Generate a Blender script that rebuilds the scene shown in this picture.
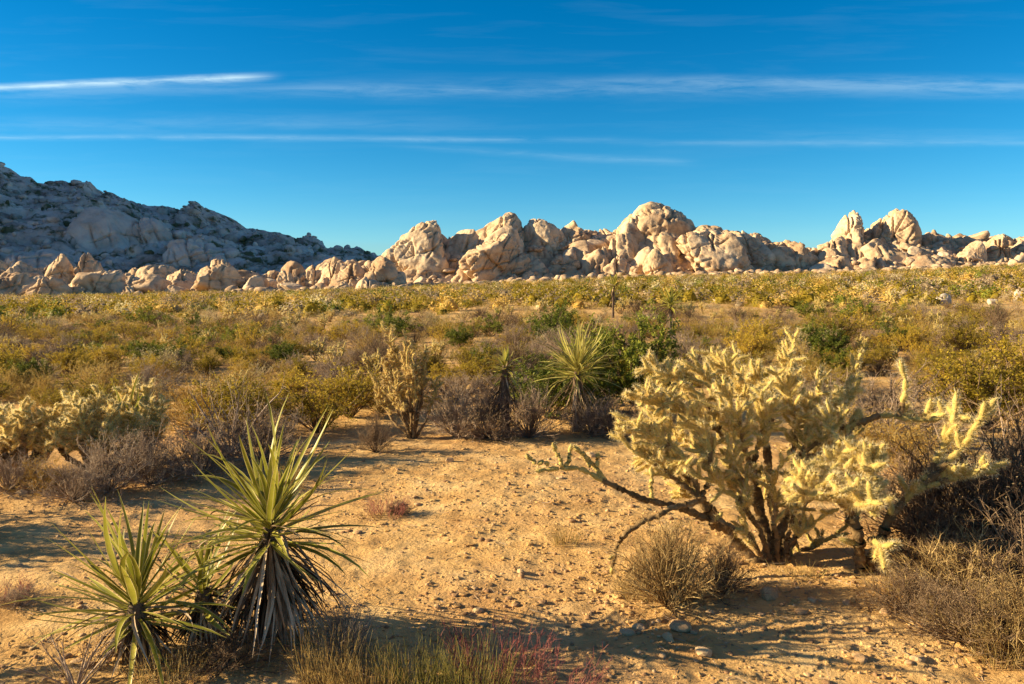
import bpy, math, random
import numpy as np
from mathutils import Vector
R = math.radians
random.seed(7)
RG = np.random.default_rng(7)
scene = bpy.context.scene
for o in list(bpy.data.objects): bpy.data.objects.remove(o)
COL = scene.collection

# ------------------------------------------------------------------ camera
F = 796.0; CAMZ = 1.6; PITCH = math.atan(57/F)
cd = bpy.data.cameras.new('camera'); cam = bpy.data.objects.new('camera', cd); COL.objects.link(cam)
cd.sensor_width = 36; cd.lens = 36*F/1024; cd.clip_start = .05; cd.clip_end = 20000
cam.location = (0, 0, CAMZ); cam.rotation_euler = (R(90)-PITCH, 0, 0)
scene.camera = cam
scene.render.resolution_x = 1024; scene.render.resolution_y = 684

# ------------------------------------------------------------------ sun, sky, exposure
SUN_EL = R(18.5)
SUN_TO = Vector((-1.0, 0.02, 0)).normalized()          # horizontal direction towards the sun
sv = Vector((SUN_TO.x*math.cos(SUN_EL), SUN_TO.y*math.cos(SUN_EL), math.sin(SUN_EL)))
sd = bpy.data.lights.new('sun', 'SUN'); sd.energy = 5.0; sd.angle = R(.5); sd.color = (1, .80, .50)
sun = bpy.data.objects.new('sun', sd); COL.objects.link(sun)
sun.rotation_euler = (-sv).to_track_quat('-Z', 'Y').to_euler(); sun.location = (-30, 0, 30)
scene.view_settings.view_transform = 'Standard'; scene.view_settings.look = 'None'
scene.view_settings.exposure = 1.38; scene.view_settings.gamma = 1; scene.view_settings.use_curve_mapping = False

w = bpy.data.worlds.new('World'); scene.world = w; w.use_nodes = True
nt = w.node_tree; N = nt.nodes; L = nt.links; N.clear()
def nd(nt_, typ, **kw):
    n = nt_.nodes.new(typ)
    for k, v in kw.items(): setattr(n, k, v)
    return n
def mth(nt_, op, a, b=None, c=None, clamp=False):
    n = nt_.nodes.new('ShaderNodeMath'); n.operation = op; n.use_clamp = clamp
    for i, v in enumerate((a, b, c)):
        if v is None: continue
        if isinstance(v, (int, float)): n.inputs[i].default_value = v
        else: nt_.links.new(v, n.inputs[i])
    return n.outputs[0]
def mixc(nt_, fac, a, b, blend='MIX'):
    n = nt_.nodes.new('ShaderNodeMix'); n.data_type = 'RGBA'; n.blend_type = blend
    for s, v in ((n.inputs[0], fac), (n.inputs[6], a), (n.inputs[7], b)):
        if isinstance(v, (int, float)): s.default_value = v
        elif isinstance(v, tuple): s.default_value = (*v, 1) if len(v) == 3 else v
        else: nt_.links.new(v, s)
    return n.outputs[2]
sky = nd(nt, 'ShaderNodeTexSky', sky_type='NISHITA', sun_disc=False)
sky.sun_elevation = SUN_EL; sky.sun_rotation = math.atan2(sv.x, sv.y)
sky.air_density = 1.0; sky.dust_density = .15; sky.ozone_density = 3.0; sky.altitude = 1200
hs = nd(nt, 'ShaderNodeHueSaturation'); hs.inputs['Saturation'].default_value = 1.42; hs.inputs['Hue'].default_value = .482
L.new(sky.outputs[0], hs.inputs['Color'])
# thin cirrus streaks, laid out by sky direction
tc = nd(nt, 'ShaderNodeTexCoord'); sx = nd(nt, 'ShaderNodeSeparateXYZ'); L.new(tc.outputs['Generated'], sx.inputs[0])
yy = mth(nt, 'MAXIMUM', sx.outputs[1], .05)
U = mth(nt, 'DIVIDE', sx.outputs[0], yy); V = mth(nt, 'DIVIDE', sx.outputs[2], yy)
hz = nd(nt, 'ShaderNodeMapRange', interpolation_type='SMOOTHSTEP'); L.new(sx.outputs[2], hz.inputs[0]); hz.inputs[1].default_value = .30; hz.inputs[2].default_value = .0
low = mixc(nt, 1.0, hs.outputs[0], mixc(nt, hz.outputs[0], (.36, .80, 1.0), (.66, .93, 1.08)), 'MULTIPLY'); high = mixc(nt, 1.0, sky.outputs[0], (1.08, .90, .95), 'MULTIPLY')
zb = nd(nt, 'ShaderNodeMapRange', interpolation_type='SMOOTHSTEP'); L.new(sx.outputs[2], zb.inputs[0]); zb.inputs[1].default_value = .36; zb.inputs[2].default_value = .7
skyc = mixc(nt, zb.outputs[0], low, high)
cb = nd(nt, 'ShaderNodeCombineXYZ'); L.new(U, cb.inputs[0]); L.new(V, cb.inputs[1])
def noise(vec, scale, detail=5, rough=.55, sxyz=(1, 1, 1), rot=(0, 0, 0), ntree=None, dist=0):
    t = ntree or nt
    mp = nd(t, 'ShaderNodeMapping'); t.links.new(vec, mp.inputs[0]); mp.inputs['Scale'].default_value = sxyz; mp.inputs['Rotation'].default_value = rot
    n = nd(t, 'ShaderNodeTexNoise'); n.inputs['Scale'].default_value = scale; n.inputs['Detail'].default_value = detail
    n.inputs['Roughness'].default_value = rough; n.inputs['Distortion'].default_value = dist
    t.links.new(mp.outputs[0], n.inputs['Vector']); return n.outputs['Fac']
n_wisp = noise(cb.outputs[0], 3.0, 8, .62, (1.3, 16, 1), (0, 0, R(4)), dist=.4)
n_fine = noise(cb.outputs[0], 9.0, 6, .7, (1.5, 12, 1), (0, 0, R(-12)), dist=.5)
n_big = noise(cb.outputs[0], 1.6, 3, .5, (1, 6, 1))
def uv(px, py):                                         # sky direction of a landmark
    rx = (px-512)/F; ru = (342-py)/F
    y = math.cos(PITCH)+ru*math.sin(PITCH); z = -math.sin(PITCH)+ru*math.cos(PITCH)
    return rx/y, z/y
def streak(p0, p1, half_px, strength, soft0=.05, soft1=.05, tail=0):
    (u0, v0), (u1, v1) = uv(*p0), uv(*p1)
    sl = (v1-v0)/(u1-u0)
    line = mth(nt, 'ADD', mth(nt, 'MULTIPLY', mth(nt, 'SUBTRACT', U, u0), sl), v0)
    wob = mth(nt, 'MULTIPLY', mth(nt, 'SUBTRACT', n_big, .5), half_px/F*2.2)
    d = mth(nt, 'ABSOLUTE', mth(nt, 'ADD', mth(nt, 'SUBTRACT', V, line), wob))
    hw = half_px/F
    g = mth(nt, 'SUBTRACT', 1, mth(nt, 'DIVIDE', d, hw), clamp=True)
    g = mth(nt, 'POWER', g, 1.4)
    def ramp(a, b):
        m = nd(nt, 'ShaderNodeMapRange', interpolation_type='SMOOTHSTEP'); L.new(U, m.inputs[0])
        m.inputs[1].default_value = a; m.inputs[2].default_value = b; return m.outputs[0]
    e = mth(nt, 'MULTIPLY', ramp(u0-soft0, u0+soft0), mth(nt, 'SUBTRACT', 1, ramp(u1-soft1, u1+soft1)))
    wsp = mth(nt, 'MULTIPLY', mth(nt, 'SUBTRACT', mth(nt, 'ADD', mth(nt, 'MULTIPLY', n_wisp, .7), mth(nt, 'MULTIPLY', n_fine, .8)), .52), 3.0, clamp=True)
    return mth(nt, 'MULTIPLY', mth(nt, 'MULTIPLY', g, e), mth(nt, 'MULTIPLY', wsp, strength*.50))
parts = [streak((-500, 104), (258, 77), 6, 1.5, .1, .04), streak((0, 94), (240, 84), 16, .3),
         streak((250, 93), (1500, 84), 15, .33, .12), streak((560, 80), (1300, 88), 9, .2, .2),
         streak((-500, 137), (575, 139), 5, .42, .05, .12), streak((-300, 128), (420, 124), 14, .18, .1, .2),
         streak((420, 147), (685, 162), 6, .22, .08, .03), streak((640, 143), (1500, 146), 5, .22, .12), streak((760, 138), (1400, 146), 14, .12, .1)]
tot = parts[0]
for p in parts[1:]: tot = mth(nt, 'ADD', tot, p)
veil = mth(nt, 'MULTIPLY', mth(nt, 'SUBTRACT', n_wisp, .5, clamp=True), .10)
tot = mth(nt, 'ADD', tot, veil, clamp=True)
front = mth(nt, 'GREATER_THAN', sx.outputs[1], .06)
tot = mth(nt, 'MULTIPLY', tot, front)
final = mixc(nt, tot, skyc, (5.4, 7.2, 7.8))
bg = nd(nt, 'ShaderNodeBackground'); bg.inputs[1].default_value = .056; L.new(final, bg.inputs[0])
wo = nd(nt, 'ShaderNodeOutputWorld'); L.new(bg.outputs[0], wo.inputs[0])

# ------------------------------------------------------------------ numeric noise
def _h(i, seed):
    i = i.astype(np.int64)
    n = (i[..., 0]*73856093) ^ (i[..., 1]*19349663) ^ (i[..., 2]*83492791) ^ (seed*2654435761 & 0x7fffffff)
    n = (n ^ (n >> 13))*1274126177 & 0x7fffffffffff
    n = (n ^ (n >> 16)) & 0xffffff
    return n/float(0xffffff)
def vnoise(p, seed=0):
    i = np.floor(p); f = p-i; u = f*f*(3-2*f); r = 0
    for dx in (0, 1):
        for dy in (0, 1):
            for dz in (0, 1):
                wgt = (u[..., 0] if dx else 1-u[..., 0])*(u[..., 1] if dy else 1-u[..., 1])*(u[..., 2] if dz else 1-u[..., 2])
                r = r+wgt*_h(i+np.array([dx, dy, dz]), seed)
    return r*2-1
def fbm(p, oct=4, seed=0, gain=.5):
    r = 0; a = 1; s = 0
    for k in range(oct):
        r = r+a*vnoise(p*2.03**k+k*17.3, seed+k); s += a; a *= gain
    return r/s
def worley(p, seed=0, dims=3):
    i = np.floor(p); f1 = np.full(p.shape[:-1], 9.); f2 = np.full(p.shape[:-1], 9.); idv = np.zeros(p.shape[:-1])
    for dx in (-1, 0, 1):
        for dy in (-1, 0, 1):
            for dz in ((-1, 0, 1) if dims == 3 else (0,)):
                c = i+np.array([dx, dy, dz])
                q = np.stack([_h(c, seed), _h(c, seed+11), _h(c, seed+23) if dims == 3 else 0*c[..., 0]], -1)
                dd = c+q-p
                if dims == 2: dd[..., 2] = 0
                d = np.sqrt((dd**2).sum(-1)); m = d < f1
                f2 = np.where(m, f1, np.minimum(f2, d)); idv = np.where(m, _h(c, seed+37), idv); f1 = np.where(m, d, f1)
    return f1, f2, idv
def P2(x, y, s): return np.stack([x*s, y*s, 0*x], -1)
def sstep(a, b, x): t = np.clip((x-a)/(b-a), 0, 1); return t*t*(3-2*t)

# ------------------------------------------------------------------ mesh building
class MB:
    def __init__(s): s.v = []; s.f3 = []; s.f4 = []; s.m3 = []; s.m4 = []; s.n = 0
    def add(s, v, f, m=0):
        v = np.asarray(v, float).reshape(-1, 3); f = np.asarray(f, np.int64)+s.n
        s.v.append(v); s.n += len(v)
        mm = np.broadcast_to(np.asarray(m), (len(f),))
        if f.shape[1] == 3: s.f3.append(f); s.m3.append(mm)
        else: s.f4.append(f); s.m4.append(mm)
        return s
    def mesh(s, name, mats, smooth=True):
        me = bpy.data.meshes.new(name)
        V_ = np.concatenate(s.v); nf3 = sum(map(len, s.f3)); nf4 = sum(map(len, s.f4))
        loops = np.concatenate([f.ravel() for f in s.f3+s.f4]); tot_ = np.concatenate([np.full(nf3, 3), np.full(nf4, 4)])
        st = np.concatenate([[0], np.cumsum(tot_)[:-1]])
        me.vertices.add(len(V_)); me.vertices.foreach_set('co', V_.ravel())
        me.loops.add(len(loops)); me.loops.foreach_set('vertex_index', loops.astype(np.int32))
        me.polygons.add(nf3+nf4); me.polygons.foreach_set('loop_start', st.astype(np.int32)); me.polygons.foreach_set('loop_total', tot_.astype(np.int32))
        me.polygons.foreach_set('material_index', np.concatenate([m for m in s.m3+s.m4]).astype(np.int32))
        me.polygons.foreach_set('use_smooth', np.full(nf3+nf4, smooth))
        for m in mats: me.materials.append(m)
        me.update(); me.validate(); return me
def link(name, me, parent=None):
    o = bpy.data.objects.new(name, me); COL.objects.link(o)
    if parent: o.parent = parent
    return o
def empty(name, loc=(0, 0, 0)):
    o = bpy.data.objects.new(name, None); COL.objects.link(o); o.location = loc; o.empty_display_size = .2; return o
def tag(o, label=None, cat=None, group=None, kind=None):
    for k, v in (('label', label), ('category', cat), ('group', group), ('kind', kind)):
        if v: o[k] = v
    return o
def copy_tree(o, parent=None):
    c = o.copy(); COL.objects.link(c); c.parent = parent
    for ch in list(o.children): copy_tree(ch, c)
    return c

def norm(a): return a/np.maximum(np.linalg.norm(a, axis=-1, keepdims=True), 1e-9)
def rnd_dir(n): return norm(RG.normal(size=(n, 3)))
def tubes(mb, paths, radii, S=3, m=0):
    """paths (N,K,3), radii (N,K): one thin tapering tube per path"""
    n, K, _ = paths.shape
    t = np.gradient(paths, axis=1); t = norm(t)
    ref = np.where(np.abs(t[..., 2:3]) > .9, np.array([1., 0, 0]), np.array([0, 0, 1.]))
    a = norm(np.cross(t, ref)); b = np.cross(t, a)
    ph = np.arange(S)*2*math.pi/S
    ring = a[:, :, None]*np.cos(ph)[:, None]+b[:, :, None]*np.sin(ph)[:, None]
    v = paths[:, :, None]+ring*radii[:, :, None, None]
    base = (np.arange(n)*K*S)[:, None, None]; k = np.arange(K-1)[None, :, None]*S; s = np.arange(S)[None, None]
    s2 = (s+1) % S
    f = np.stack([base+k+s, base+k+s2, base+k+S+s2, base+k+S+s], -1).reshape(-1, 4)
    mb.add(v, f, m)
def grow(base, d, ln, K=4, wander=.25, up=0.0):
    p = [base]; d = norm(d)
    for k in range(K-1):
        d = norm(d+rnd_dir(len(base))*wander+np.array([0, 0, up])); p.append(p[-1]+d*(ln/(K-1))[:, None])
    return np.stack(p, 1)
def spawn(paths, per, tmin=.2, tmax=1., spread=.7, upb=.2):
    n, K, _ = paths.shape; idx = np.repeat(np.arange(n), per); t = RG.uniform(tmin, tmax, len(idx))*(K-1)
    k = np.minimum(t.astype(int), K-2); f = (t-k)[:, None]
    a = paths[idx, k]; b = paths[idx, k+1]
    return a*(1-f)+b*f, norm(norm(b-a)+rnd_dir(len(idx))*spread+np.array([0, 0, upb])), idx
def leaves(mb, pos, size, m=0, asp=.5, d=None):
    n = len(pos); a = rnd_dir(n) if d is None else norm(d+rnd_dir(n)*.6); b = norm(np.cross(a, rnd_dir(n)))
    s = (size*RG.uniform(.6, 1.3, n))[:, None]
    v = np.stack([pos, pos+a*s*.5+b*s*asp*.5, pos+a*s, pos+a*s*.5-b*s*asp*.5], 1)
    mb.add(v, np.arange(n*4).reshape(-1, 4), m)

# ------------------------------------------------------------------ materials
def mat(name, cols, scale=5, rough=.85, bump=0, bscale=30, transl=0, island=0, objr=0, spec=.2, coord='Object', detail=6, var2=None, sxyz=(1, 1, 1), bdist=.02):
    """cols: list of (pos,(r,g,b)) ramp driven by noise + per-leaf + per-object variation"""
    m = bpy.data.materials.new(name); m.use_nodes = True; t = m.node_tree; t.nodes.clear()
    out = nd(t, 'ShaderNodeOutputMaterial'); pb = nd(t, 'ShaderNodeBsdfPrincipled')
    pb.inputs['Roughness'].default_value = rough; pb.inputs['Specular IOR Level'].default_value = spec
    c = nd(t, 'ShaderNodeTexCoord').outputs[coord]
    if coord == 'Geometry': pass
    fac = noise(c, scale, detail, .6, sxyz, ntree=t)
    fac = mth(t, 'ADD', mth(t, 'MULTIPLY', mth(t, 'SUBTRACT', fac, .5), 1.6), .5)
    if island:
        g = nd(t, 'ShaderNodeNewGeometry'); fac = mth(t, 'ADD', fac, mth(t, 'MULTIPLY', mth(t, 'SUBTRACT', g.outputs['Random Per Island'], .5), island))
    if objr:
        oi = nd(t, 'ShaderNodeObjectInfo'); fac = mth(t, 'ADD', fac, mth(t, 'MULTIPLY', mth(t, 'SUBTRACT', oi.outputs['Random'], .5), objr))
    cr = nd(t, 'ShaderNodeValToRGB'); t.links.new(fac, cr.inputs[0])
    el = cr.color_ramp.elements
    el[0].position = cols[0][0]; el[0].color = (*cols[0][1], 1); el[1].position = cols[-1][0]; el[1].color = (*cols[-1][1], 1)
    for p, q in cols[1:-1]: e = el.new(p); e.color = (*q, 1)
    col = cr.outputs[0]
    if var2:                                            # (scale, colour, low, high) mineral stain with its own shape
        f2 = noise(c, var2[0], 5, .65, ntree=t); mr = nd(t, 'ShaderNodeMapRange'); t.links.new(f2, mr.inputs[0])
        mr.inputs[1].default_value = var2[2]; mr.inputs[2].default_value = var2[3]
        col = mixc(t, mr.outputs[0], col, var2[1])
    t.links.new(col, pb.inputs['Base Color'])
    if bump:
        bf = noise(c, bscale, 8, .65, ntree=t); bn = nd(t, 'ShaderNodeBump'); bn.inputs['Strength'].default_value = bump; bn.inputs['Distance'].default_value = bdist
        t.links.new(bf, bn.inputs['Height']); t.links.new(bn.outputs[0], pb.inputs['Normal'])
    sh = pb.outputs[0]
    if transl:
        tr = nd(t, 'ShaderNodeBsdfTranslucent'); t.links.new(col, tr.inputs[0])
        mx = nd(t, 'ShaderNodeMixShader'); mx.inputs[0].default_value = transl; t.links.new(sh, mx.inputs[1]); t.links.new(tr.outputs[0], mx.inputs[2]); sh = mx.outputs[0]
    t.links.new(sh, out.inputs[0]); return m
M = {}
M['sand'] = mat('sand', [(.2, (.44, .25, .09)), (.5, (.64, .395, .15)), (.8, (.75, .51, .225))], 2.2, .95, 1, 38, bdist=.022, var2=(.45, (.50, .29, .13), .48, .72), spec=.05)
M['stone'] = mat('stone', [(.2, (.30, .17, .08)), (.5, (.50, .31, .15)), (.85, (.62, .43, .23))], 9, .9, .5, 60, objr=.5, island=.7)
M['rock'] = mat('granite', [(.22, (.36, .235, .135)), (.45, (.57, .41, .25)), (.8, (.68, .53, .35))], .16, .92, .9, .7, bdist=.35, objr=.25, var2=(.5, (.27, .16, .095), .50, .72), spec=.08)
M['rock_unit'] = mat('granite_boulder', [(.2, (.36, .24, .145)), (.45, (.55, .40, .25)), (.8, (.67, .52, .35))], 1.1, .92, .8, 4, bdist=.06, objr=.5, var2=(1.6, (.30, .19, .125), .55, .72), spec=.08)
M['mountain'] = mat('mountain_rock', [(.25, (.26, .215, .175)), (.5, (.56, .48, .40)), (.8, (.76, .68, .58))], .05, .95, 1, .45, bdist=1.6, var2=(.09, (.11, .12, .06), .52, .62), spec=.05)
M['slab'] = mat('pale_slab_rock', [(.2, (.36, .30, .24)), (.5, (.55, .47, .385)), (.85, (.66, .58, .48))], .08, .95, .9, .4, bdist=.8, spec=.05)
M['yucca'] = mat('yucca_leaf', [(0, (.15, .15, .014)), (.5, (.30, .29, .034)), (1, (.50, .45, .08))], 4, .42, 0, transl=.3, island=.9, spec=.25)
M['yucca_sun_tint'] = mat('sun_tinted_yucca_leaf', [(0, (.24, .22, .035)), (.5, (.44, .40, .08)), (1, (.64, .56, .17))], 4, .5, 0, transl=.35, island=.9, spec=.2)  # brighter copy of the yucca leaf, sunlight painted into its colour
M['yucca_edge'] = mat('yucca_leaf_margin', [(0, (.50, .41, .13)), (1, (.78, .66, .30))], 4, .5, 0, transl=.25, island=.5, spec=.4)
M['yucca_dead'] = mat('dead_yucca_leaf', [(0, (.05, .03, .018)), (.5, (.17, .11, .06)), (1, (.55, .41, .26))], 6, .8, .3, 80, island=1.1, bdist=.004)
M['bark'] = mat('shaggy_bark', [(0, (.06, .04, .03)), (1, (.20, .14, .09))], 14, .95, 1, 60, bdist=.01)
M['cholla_skin'] = mat('cholla_skin', [(0, (.30, .22, .06)), (.6, (.50, .38, .11)), (1, (.62, .50, .19))], 25, .8, .8, 90, island=.3, bdist=.006)
M['cholla_old'] = mat('old_cholla_stem', [(0, (.08, .05, .022)), (.55, (.22, .14, .06)), (1, (.42, .29, .14))], 22, .9, 1, 70, island=.5, bdist=.01)
M['spine'] = mat('cholla_spines', [(0, (.82, .60, .20)), (.5, (.95, .79, .37)), (1, (.99, .92, .64))], 6, .5, 0, transl=.5, island=.8, spec=.5)
M['spine_dull'] = mat('dull_cholla_spines', [(0, (.42, .27, .11)), (.6, (.66, .47, .21)), (1, (.80, .63, .34))], 6, .6, 0, transl=.35, island=.8)
M['twig_grey'] = mat('grey_twigs', [(0, (.13, .085, .055)), (.5, (.29, .205, .14)), (1, (.50, .385, .275))], 3, .9, 0, island=.8, objr=.5)
M['twig_brown'] = mat('brown_twigs', [(0, (.06, .035, .022)), (.5, (.15, .095, .055)), (1, (.30, .20, .11))], 3, .9, 0, island=.8, objr=.4)
M['twig_straw'] = mat('straw_twigs', [(0, (.08, .045, .02)), (.5, (.25, .155, .06)), (1, (.56, .40, .17))], 3, .9, 0, island=1.1, objr=.3)
M['white_rock'] = mat('white_rock', [(.2, (.42, .33, .24)), (.8, (.66, .56, .43))], 2, .9, .8, 6, bdist=.05)
M['twig_red'] = mat('red_stems', [(0, (.20, .045, .04)), (.5, (.34, .10, .08)), (1, (.48, .24, .17))], 3, .8, 0, island=.8)
M['straw'] = mat('dry_grass', [(0, (.30, .19, .06)), (.5, (.50, .36, .12)), (1, (.66, .53, .24))], 3, .8, 0, transl=.35, island=.9, objr=.3)
M['greengrass'] = mat('yellow_green_grass', [(0, (.17, .15, .03)), (.5, (.36, .31, .07)), (1, (.56, .46, .15))], 3, .8, 0, transl=.35, island=.9)
M['leaf_olive'] = mat('olive_leaves', [(0, (.22, .17, .016)), (.5, (.44, .32, .03)), (1, (.64, .44, .055))], 2, .7, 0, transl=.42, island=.6, objr=.9)
M['leaf_green'] = mat('green_leaves', [(0, (.07, .10, .012)), (.5, (.16, .185, .02)), (1, (.34, .33, .04))], 2, .6, 0, transl=.3, island=.8, objr=.4)
M['leaf_gold'] = mat('golden_leaves', [(0, (.34, .19, .03)), (.5, (.54, .34, .065)), (1, (.66, .48, .14))], 2, .8, 0, transl=.35, island=.6, objr=.8)
M['leaf_grey'] = mat('grey_green_leaves', [(0, (.19, .135, .07)), (.5, (.33, .245, .14)), (1, (.50, .39, .24))], 2, .8, 0, transl=.25, island=.7, objr=.6)
M['leaf_pale'] = mat('pale_leaves', [(0, (.42, .33, .12)), (.5, (.60, .50, .22)), (1, (.74, .64, .36))], 2, .8, 0, transl=.35, island=.7, objr=.6)

# ------------------------------------------------------------------ terrain heights
_bx = np.array([-600, 0, 300, 500, 650, 850, 1024, 1600.]); _bz = np.array([-3, -1.1, -.3, 1.7, 2.9, 3.9, 5.6, 9.])
def ground_z(x, y, fine=True):
    x = np.asarray(x, float); y = np.asarray(y, float)
    ys = np.maximum(y, 8.0); px = 512+F*x/ys
    px = np.clip(px, -600, 1600)
    z = np.interp(px, _bx, _bz)*np.clip((y-8)/165, 0, 3)**1.12
    z = np.minimum(z, 14)
    z = z+.35*fbm(P2(x, y, .045), 3, 5)*np.clip((y-9)/25, 0, 1)
    z = z+.055*fbm(P2(x, y, .55), 3, 9)*np.clip((np.abs(y)+np.abs(x))/3, 0, 1)
    if fine:
        nf = np.clip(1.6-y/14, 0, 1)
        z = z+nf*(.016*fbm(P2(x, y, 4.2), 4, 3, .6)+.010*fbm(P2(x, y, 17), 3, 31, .6)+.010*np.maximum(0, fbm(P2(x, y, 9), 2, 8)-.1)*2)
    return z
def axis(c0, c1, step, ext, g):
    mid = list(np.arange(c0, c1, step)); a = []; p = c0; s = step
    while p > -ext: s *= g; p -= s; a.append(p)
    b = []; p = mid[-1]; s = step
    while p < ext: s *= g; p += s; b.append(p)
    return np.array(a[::-1]+mid+b)
gx = axis(-5, 5, .026, 6000, 1.045); gy = axis(2.4, 10.5, .024, 6000, 1.04)
X, Y = np.meshgrid(gx, gy); Z = ground_z(X, Y)
def grid_mesh(name, X, Y, Z, mats):
    h, w_ = X.shape; i = np.arange(h*w_).reshape(h, w_)
    f = np.stack([i[:-1, :-1], i[:-1, 1:], i[1:, 1:], i[1:, :-1]], -1).reshape(-1, 4)
    return MB().add(np.stack([X, Y, Z], -1), f).mesh(name, mats)
tag(link('ground', grid_mesh('ground', X, Y, Z, [M['sand']])), kind='structure')

def ray(px, py):
    rx = (px-512)/F; ru = (342-py)/F
    return np.array([rx, math.cos(PITCH)+ru*math.sin(PITCH), -math.sin(PITCH)+ru*math.cos(PITCH)])
def at(px, py, Y_):
    d = ray(px, py); k = Y_/d[1]; return np.array([0, 0, CAMZ])+d*k
def hit(px, py):
    d = ray(px, py); t = .5*1.004**np.arange(1700); P_ = np.array([0, 0, CAMZ])+d*t[:, None]
    i = int(np.argmax(P_[:, 2] < ground_z(P_[:, 0], P_[:, 1], False))); tt = np.linspace(t[i-1], t[i], 12); P_ = np.array([0, 0, CAMZ])+d*tt[:, None]
    i = int(np.argmax(P_[:, 2] <= ground_z(P_[:, 0], P_[:, 1], False)+1e-6)); p = P_[i]
    p[2] = float(ground_z(p[0], p[1])); return p
def proj(p):
    x, y, z = p[0], p[1], p[2]-CAMZ
    cy = y*math.cos(PITCH)-z*math.sin(PITCH); cz = y*math.sin(PITCH)+z*math.cos(PITCH)
    return 512+F*x/cy, 342-F*cz/cy

# ------------------------------------------------------------------ grey mountain (left)
_rp = np.array([-2200, -900, -500, -250, -90, 0, 20, 50, 80, 88, 97, 110, 117, 140, 165, 185, 200, 212, 235, 262, 280, 305, 340, 380, 420, 520])
_ry = np.array([-250, -200, -130, 0, 115, 164, 177, 186, 185, 180, 189, 196, 193, 203, 212, 214, 204, 211, 226, 227, 233, 240, 253, 262, 272, 286])  # entries left of the frame: unseen heights raised to cast shade
YR = 700.
mx_ = np.concatenate([np.linspace(-1500, -480, 90), np.linspace(-477, 90, 420)]); my_ = np.concatenate([np.linspace(330, 720, 300), np.linspace(728, 1200, 40)])
X, Y = np.meshgrid(mx_, my_)
wx = X+14*fbm(P2(X, Y, .02), 3, 70); px = 512+F*wx/np.minimum(Y, YR)
h = (285-np.interp(px, _rp, _ry))/F*YR
t = np.clip((Y-355)/(YR-355), 0, 1)
prof = .62*t**.85+.38*t**2.2
wl = 1-sstep(-420, -60, px); prof = prof*(1-wl)+wl*np.clip(t, 0, 1)**.3*(t > 0)  # unseen left flank, shaped steep to keep the visible face in shade
back = np.clip(1-(Y-YR)/520, .05, 1)
Z = ground_z(X, np.minimum(Y, 400), False)*.3-2+h*prof*np.where(Y > YR, back, 1)
amp = np.clip(t*4, 0, 1)*np.clip(h/25, 0, 1)*(1-.55*sstep(.86, 1.0, t))
Z = Z+amp*(9*fbm(P2(X, Y, .018), 4, 81)+8*(1-np.abs(fbm(P2(X, Y, .022), 3, 83))*2.4))
f1, f2, idv = worley(P2(X+3*fbm(P2(X, Y, .1), 2, 3), Y, .055), 91, 2); Z = Z+amp*(6.5*np.sqrt(np.clip(1-f1**2, 0, 1))*(.3+idv)-2)
f1, f2, idv = worley(P2(X, Y, .16), 95, 2); Z = Z+np.clip(t*5, 0, 1)*(1.7*np.sqrt(np.clip(1-f1**2*1.1, 0, 1))*(.2+idv)-.5)
Z = Z+.9*fbm(P2(X, Y, .4), 2, 99)
tag(link('mountain', grid_mesh('mountain', X, Y, Z, [M['mountain']])), kind='structure')
def mountain_z(x, y):
    j = min(len(mx_)-1, max(0, np.searchsorted(mx_, x))); i = min(len(my_)-1, max(0, np.searchsorted(my_, y))); return Z[i, j]

# ------------------------------------------------------------------ boulders
import bmesh
_ico = {}
def ico(sub):
    if sub not in _ico:
        bm = bmesh.new(); bmesh.ops.create_icosphere(bm, subdivisions=sub, radius=1)
        _ico[sub] = (np.array([v.co[:] for v in bm.verts]), np.array([[v.index for v in f.verts] for f in bm.faces])); bm.free()
    return _ico[sub]
def boulder(name, seed, sub=5, cuts=7, crack=.06, material=None, rough=.10, ax=(1, 1, 1), kk=14.):
    v, f = ico(sub); v = v.copy(); rg = np.random.default_rng(seed)
    n_ = v.copy(); r = np.ones(len(v))*1.25
    for k in range(cuts):                               # softened joint planes
        d = norm(rg.normal(size=3)*np.array([1, 1, .8])); off = rg.uniform(.68, .98)
        c = n_@d; rp = np.where(c > .05, off/np.maximum(c, .05), 99)
        r = -np.log(np.exp(-kk*r)+np.exp(-kk*np.minimum(rp, 5)))/kk
    r = r/np.abs(r).max()
    p = n_*r[:, None]*np.array(ax)
    q = p+seed*3.1
    g = 1+.07*fbm(q*1.3, 3, seed)+rough*.5*fbm(q*4, 4, seed+5, .55)
    # tilted joint cracks
    if crack:
        dd = norm(rg.normal(size=3)*np.array([1, .4, .35])); s = (q@dd)*rg.uniform(1.8, 3.0)+.5*fbm(q*1.5, 3, seed+9)
        g -= crack*np.exp(-(np.abs(s-np.round(s))/.07)**2)
        dd = norm(rg.normal(size=3)); s = (q@dd)*1.6+.6*fbm(q*1.3, 3, seed+19)
        g -= crack*.8*np.exp(-(np.abs(s-np.round(s))/.06)**2)
        f1, f2, _ = worley(q*1.7, seed); g -= crack*.7*np.clip(1-(f2-f1)/.13, 0, 1)
    p = p*g[:, None]
    return MB().add(p, f).mesh(name, [material or M['rock_unit']])
BV = [boulder('boulder', 100+i, 4 if i > 5 else 5, 9+i % 5, .03+.012*(i % 4), ax=((1, 1, .8), (1.2, .9, .7), (.8, 1, 1.15), (1.3, 1, .62))[i % 4]) for i in range(14)]

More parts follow.
